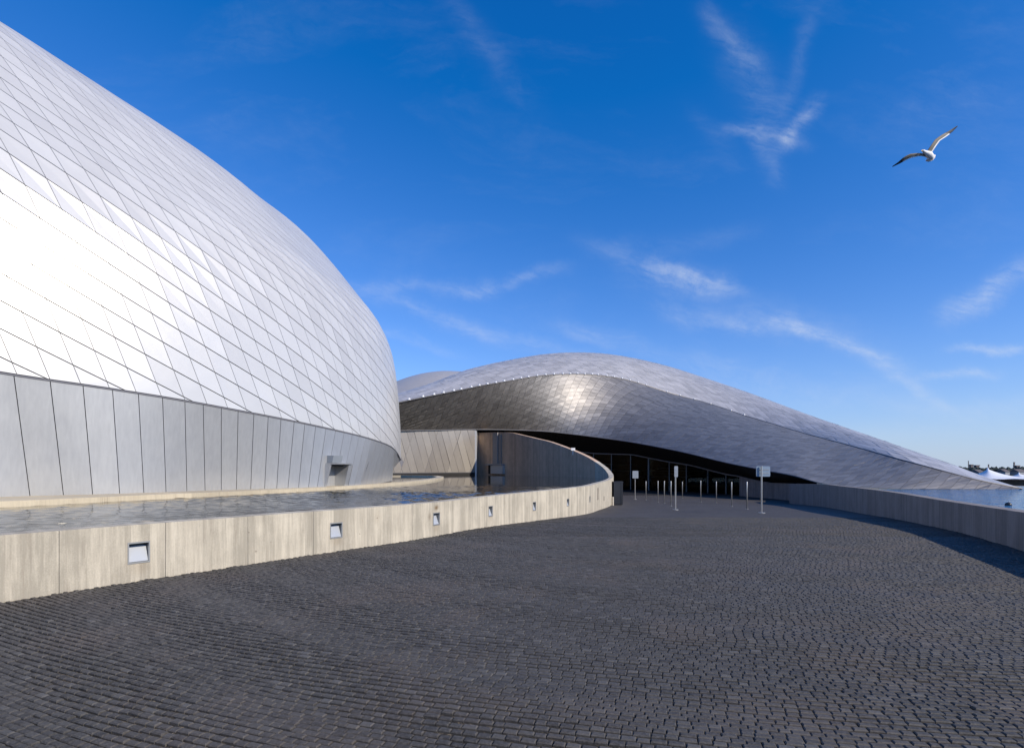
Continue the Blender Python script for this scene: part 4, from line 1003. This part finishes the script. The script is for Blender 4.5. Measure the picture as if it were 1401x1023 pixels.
far_block('chimney', 1387.5, 900, 1.6, 632.5, 'slim dark chimney on the skyline near the right edge', 'chimney')
far_block('radio_mast', 1325, 900, .9, 630.5, 'thin mast on the far skyline above the tail of the low building', 'mast', True)
far_block('far_tower', 1328.5, 900, 3.6, 636.3, 'small dark tower beside the thin mast on the far skyline', 'tower')
far_block('chimney', 1352.5, 900, 1.3, 635.4, 'short chimney on the skyline right above the tent peak', 'chimney')
far_block('far_tower', 1336, 900, 5.0, 637.6, 'squat dark tower on the far skyline between the mast and the tent', 'tower')
far_block('far_tower', 1391, 900, 5.0, 638.0, 'squat dark tower under the slim chimney on the far skyline', 'tower')
# tents
def tent(x, ypeak, x0, x1, yeave, d, lab, ridge=None):
    r = empty('tent', (*P(x, 0, d)[:2], -3)); tag(r, lab, 'tent', 'white peaked tents by the water')
    pk = P(x, ypeak, d); a, b = P(x0, yeave, d), P(x1, yeave, d); dep = (b[0]-a[0])*.42; z1 = a[2]
    v, f = [], []; n, m2 = 24, 10
    for i in range(n):
        q = 2*math.pi*i/n; cx_ = math.copysign(abs(math.cos(q))**.6, math.cos(q)); sy_ = math.copysign(abs(math.sin(q))**.6, math.sin(q))
        ex = pk[0]+(cx_*(b[0]-pk[0]) if cx_ > 0 else -cx_*(a[0]-pk[0])); ey = d+sy_*dep
        for j in range(m2+1):
            t = j/m2; zz = z1+(pk[2]-z1)*(1-t)**2.6; v.append((pk[0]+(ex-pk[0])*t, d+(ey-d)*t, zz-.25*math.sin(q*4)**2*t*t))
    for i in range(n):
        for j in range(m2): f.append((i*(m2+1)+j, ((i+1) % n)*(m2+1)+j, ((i+1) % n)*(m2+1)+j+1, i*(m2+1)+j+1))
    mesh('canopy', v, f, M_TENT, r, True)
    for sx in (.9, -.9):
        m_ = MB(); px = pk[0]+(sx*(b[0]-pk[0]) if sx > 0 else sx*(pk[0]-a[0])); m_.tube([(px, d-dep*.7, -3), (px, d-dep*.7, z1)], .12, 6); m_.build('pole', M_STEEL, r)
    m_ = MB(); m_.tube([(pk[0], d, pk[2]-.3), (pk[0], d, pk[2]+.5)], [.35, .06], 8); m_.build('peak_cap', M_TENT, r)
M_TENT = plain('white_tent_cloth', (.72, .74, .78), .7)
tent(1351.5, 641.5, 1322, 1412, 653.8, 150, 'white peaked tent on the far quay, its pointed top left of centre')
tent(1394, 648, 1375, 1440, 653.5, 162, 'second, lower white tent at the right edge, behind the peaked one')
q = MB(); a, b = P(1340, 654.5, 146), P(1460, 654.5, 146); q.box(a[0], 146, -3.4, b[0], 164, -1.6); tag(q.build('quay', plain('brown_timber_quay', (.13, .085, .065), .8)), 'low brown timber quay under the white tents', 'quay')

# ------------------------------------------------------------------ gull
GD = 9.6; gc = P(1270.5, 211, GD)
gull = empty('gull', tuple(gc)); tag(gull, 'white gull gliding with spread black-tipped wings high in the blue sky', 'gull')
def gp(px, py, dep=0.0): return Vector(P(px, py, GD+dep)-gc)
def gpart(name, mb, mat, smooth=True):
    me = bpy.data.meshes.new(name); me.from_pydata([tuple(v) for v in mb.v], [], mb.f); me.polygons.foreach_set('use_smooth', [smooth]*len(me.polygons)); me.materials.append(mat); return link(name, me, gull)
M_GW = plain('gull_white', (.82, .82, .80), .7); M_GG = plain('gull_wing_shade', (.17, .15, .12), .7); M_GB = plain('gull_black', (.012, .012, .015), .6); M_BEAK = plain('gull_beak', (.65, .42, .05), .4)  # brown-grey wing colour holds the shade of the underside
b_ = MB(); b_.tube([gp(1261.6,205.6,-.10), gp(1263.2,206.6,-.085), gp(1265,208,-.06), gp(1267.5,209.6,-.03), gp(1270.5,211.6,.0), gp(1273.2,213.8,.04), gp(1275.2,216,.09), gp(1276.3,217.4,.12)],
                   [.008,.022,.027,.040,.056,.050,.030,.012], 14); gpart('body', b_, M_GW)
b_ = MB(); b_.tube([gp(1262.2,206.0,-.10), gp(1260.6,206.2,-.125), gp(1259.9,206.7,-.14)], [.009,.006,.002], 8); gpart('beak', b_, M_BEAK)
for q in (-1, 1):
    b_ = MB(); b_.tube([gp(1262.8,206.0,-.085)+Vector((0,q*.019,.006)), gp(1262.8,206.0,-.085)+Vector((0,q*.024,.006))], [.004,.003], 6); gpart('eye', b_, M_GB)
def wing_(le, te, dep, i0, i1, white_edge, name, mat, th=.010):
    """strip between leading and trailing edge stations, with thickness"""
    m_ = MB(); n = len(le)
    def lerp(arr, t): i = min(int(t), n-2); u = t-i; return np.array(arr[i])*(1-u)+np.array(arr[i+1])*u
    st = np.linspace(i0, i1, 10); vs = []
    for t in st:
        L_, T_ = lerp(le, t), lerp(te, t); dp = float(np.interp(t, range(n), dep)); k = 4
        a, b = white_edge
        for j in range(k+1):
            u = a+(b-a)*j/k; x, y = L_*(1-u)+T_*u; c = th*math.sin(math.pi*min(max(u, .06), .96))*(1-.6*t/(n-1))+.0015
            vs.append(gp(x, y, dp+.05*u-c)); vs.append(gp(x, y, dp+.05*u+c))
    w2 = (k+1)*2; fs = []
    for i in range(len(st)-1):
        for j in range(k):
            o = i*w2+2*j; fs.append((o, o+2, o+2+w2, o+w2)); fs.append((o+1, o+1+w2, o+3+w2, o+3))
        o = i*w2; fs.append((o, o+w2, o+w2+1, o+1)); o = i*w2+2*k; fs.append((o, o+1, o+w2+1, o+w2))
    fs.append(tuple([2*j for j in range(k+1)]+[2*j+1 for j in range(k, -1, -1)])); o = (len(st)-1)*w2; fs.append(tuple([o+2*j for j in range(k+1)]+[o+2*j+1 for j in range(k, -1, -1)]))
    m_.add(vs, fs); return gpart(name, m_, mat)
R_le = [(1267.2,208.6),(1274,198.5),(1279.5,190.8),(1288.5,184.6),(1298.5,179.0),(1309.8,172.2)]
R_te = [(1273.2,212),(1278.2,203.8),(1285.8,192.8),(1295.5,186.6),(1303.8,180.0),(1310.6,172.9)]
L_le = [(1266.5,210.6),(1257,209.4),(1245,210.6),(1236,215.4),(1229.5,221.3),(1220.5,227.8)]
L_te = [(1267.5,215.2),(1258.6,213.6),(1247.5,216.0),(1239.4,219.4),(1231.5,223.8),(1221.2,228.6)]
for le, te, dep in ((R_le, R_te, [-.02,-.06,-.05,0,.06,.14]), (L_le, L_te, [-.02,-.08,-.1,-.08,-.03,.05])):
    wing_(le, te, dep, 0, 3.5, (0, .74), 'wing', M_GG); wing_(le, te, dep, 0, 3.7, (.74, 1.0), 'wing_edge', M_GW, .004); wing_(le, te, dep, 3.5, 5.0, (0, 1.0), 'wing_tip', M_GB, .007)
m_ = MB(); fan = [gp(1273.6,213.4,.06)]; rim = [gp(1266.6,219.2,.16), gp(1267.6,220.6,.17), gp(1270.6,221.3,.18), gp(1273.4,220.8,.185), gp(1276.6,219.2,.19), gp(1279,216.4,.185), gp(1280.4,212.8,.17), gp(1279.2,211.6,.15)]
vs = fan+rim; vs2 = [v+Vector((0, .008, 0)) for v in vs]; k = len(vs)
m_.add(vs+vs2, [(0, i, i+1) for i in range(1, k-1)]+[(k, k+i+1, k+i) for i in range(1, k-1)]+[(i, k+i, k+i+1, i+1) for i in range(1, k-1)]); gpart('tail', m_, M_GW, False)
for q in (0, 1):
    b_ = MB(); b_.tube([gp(1272.5+q,214.8,.02), gp(1273.6+q*1.4,217.6,.07), gp(1274.2+q*1.6,218.8,.09)], [.008,.005,.006], 6); gpart('foot', b_, M_BEAK)
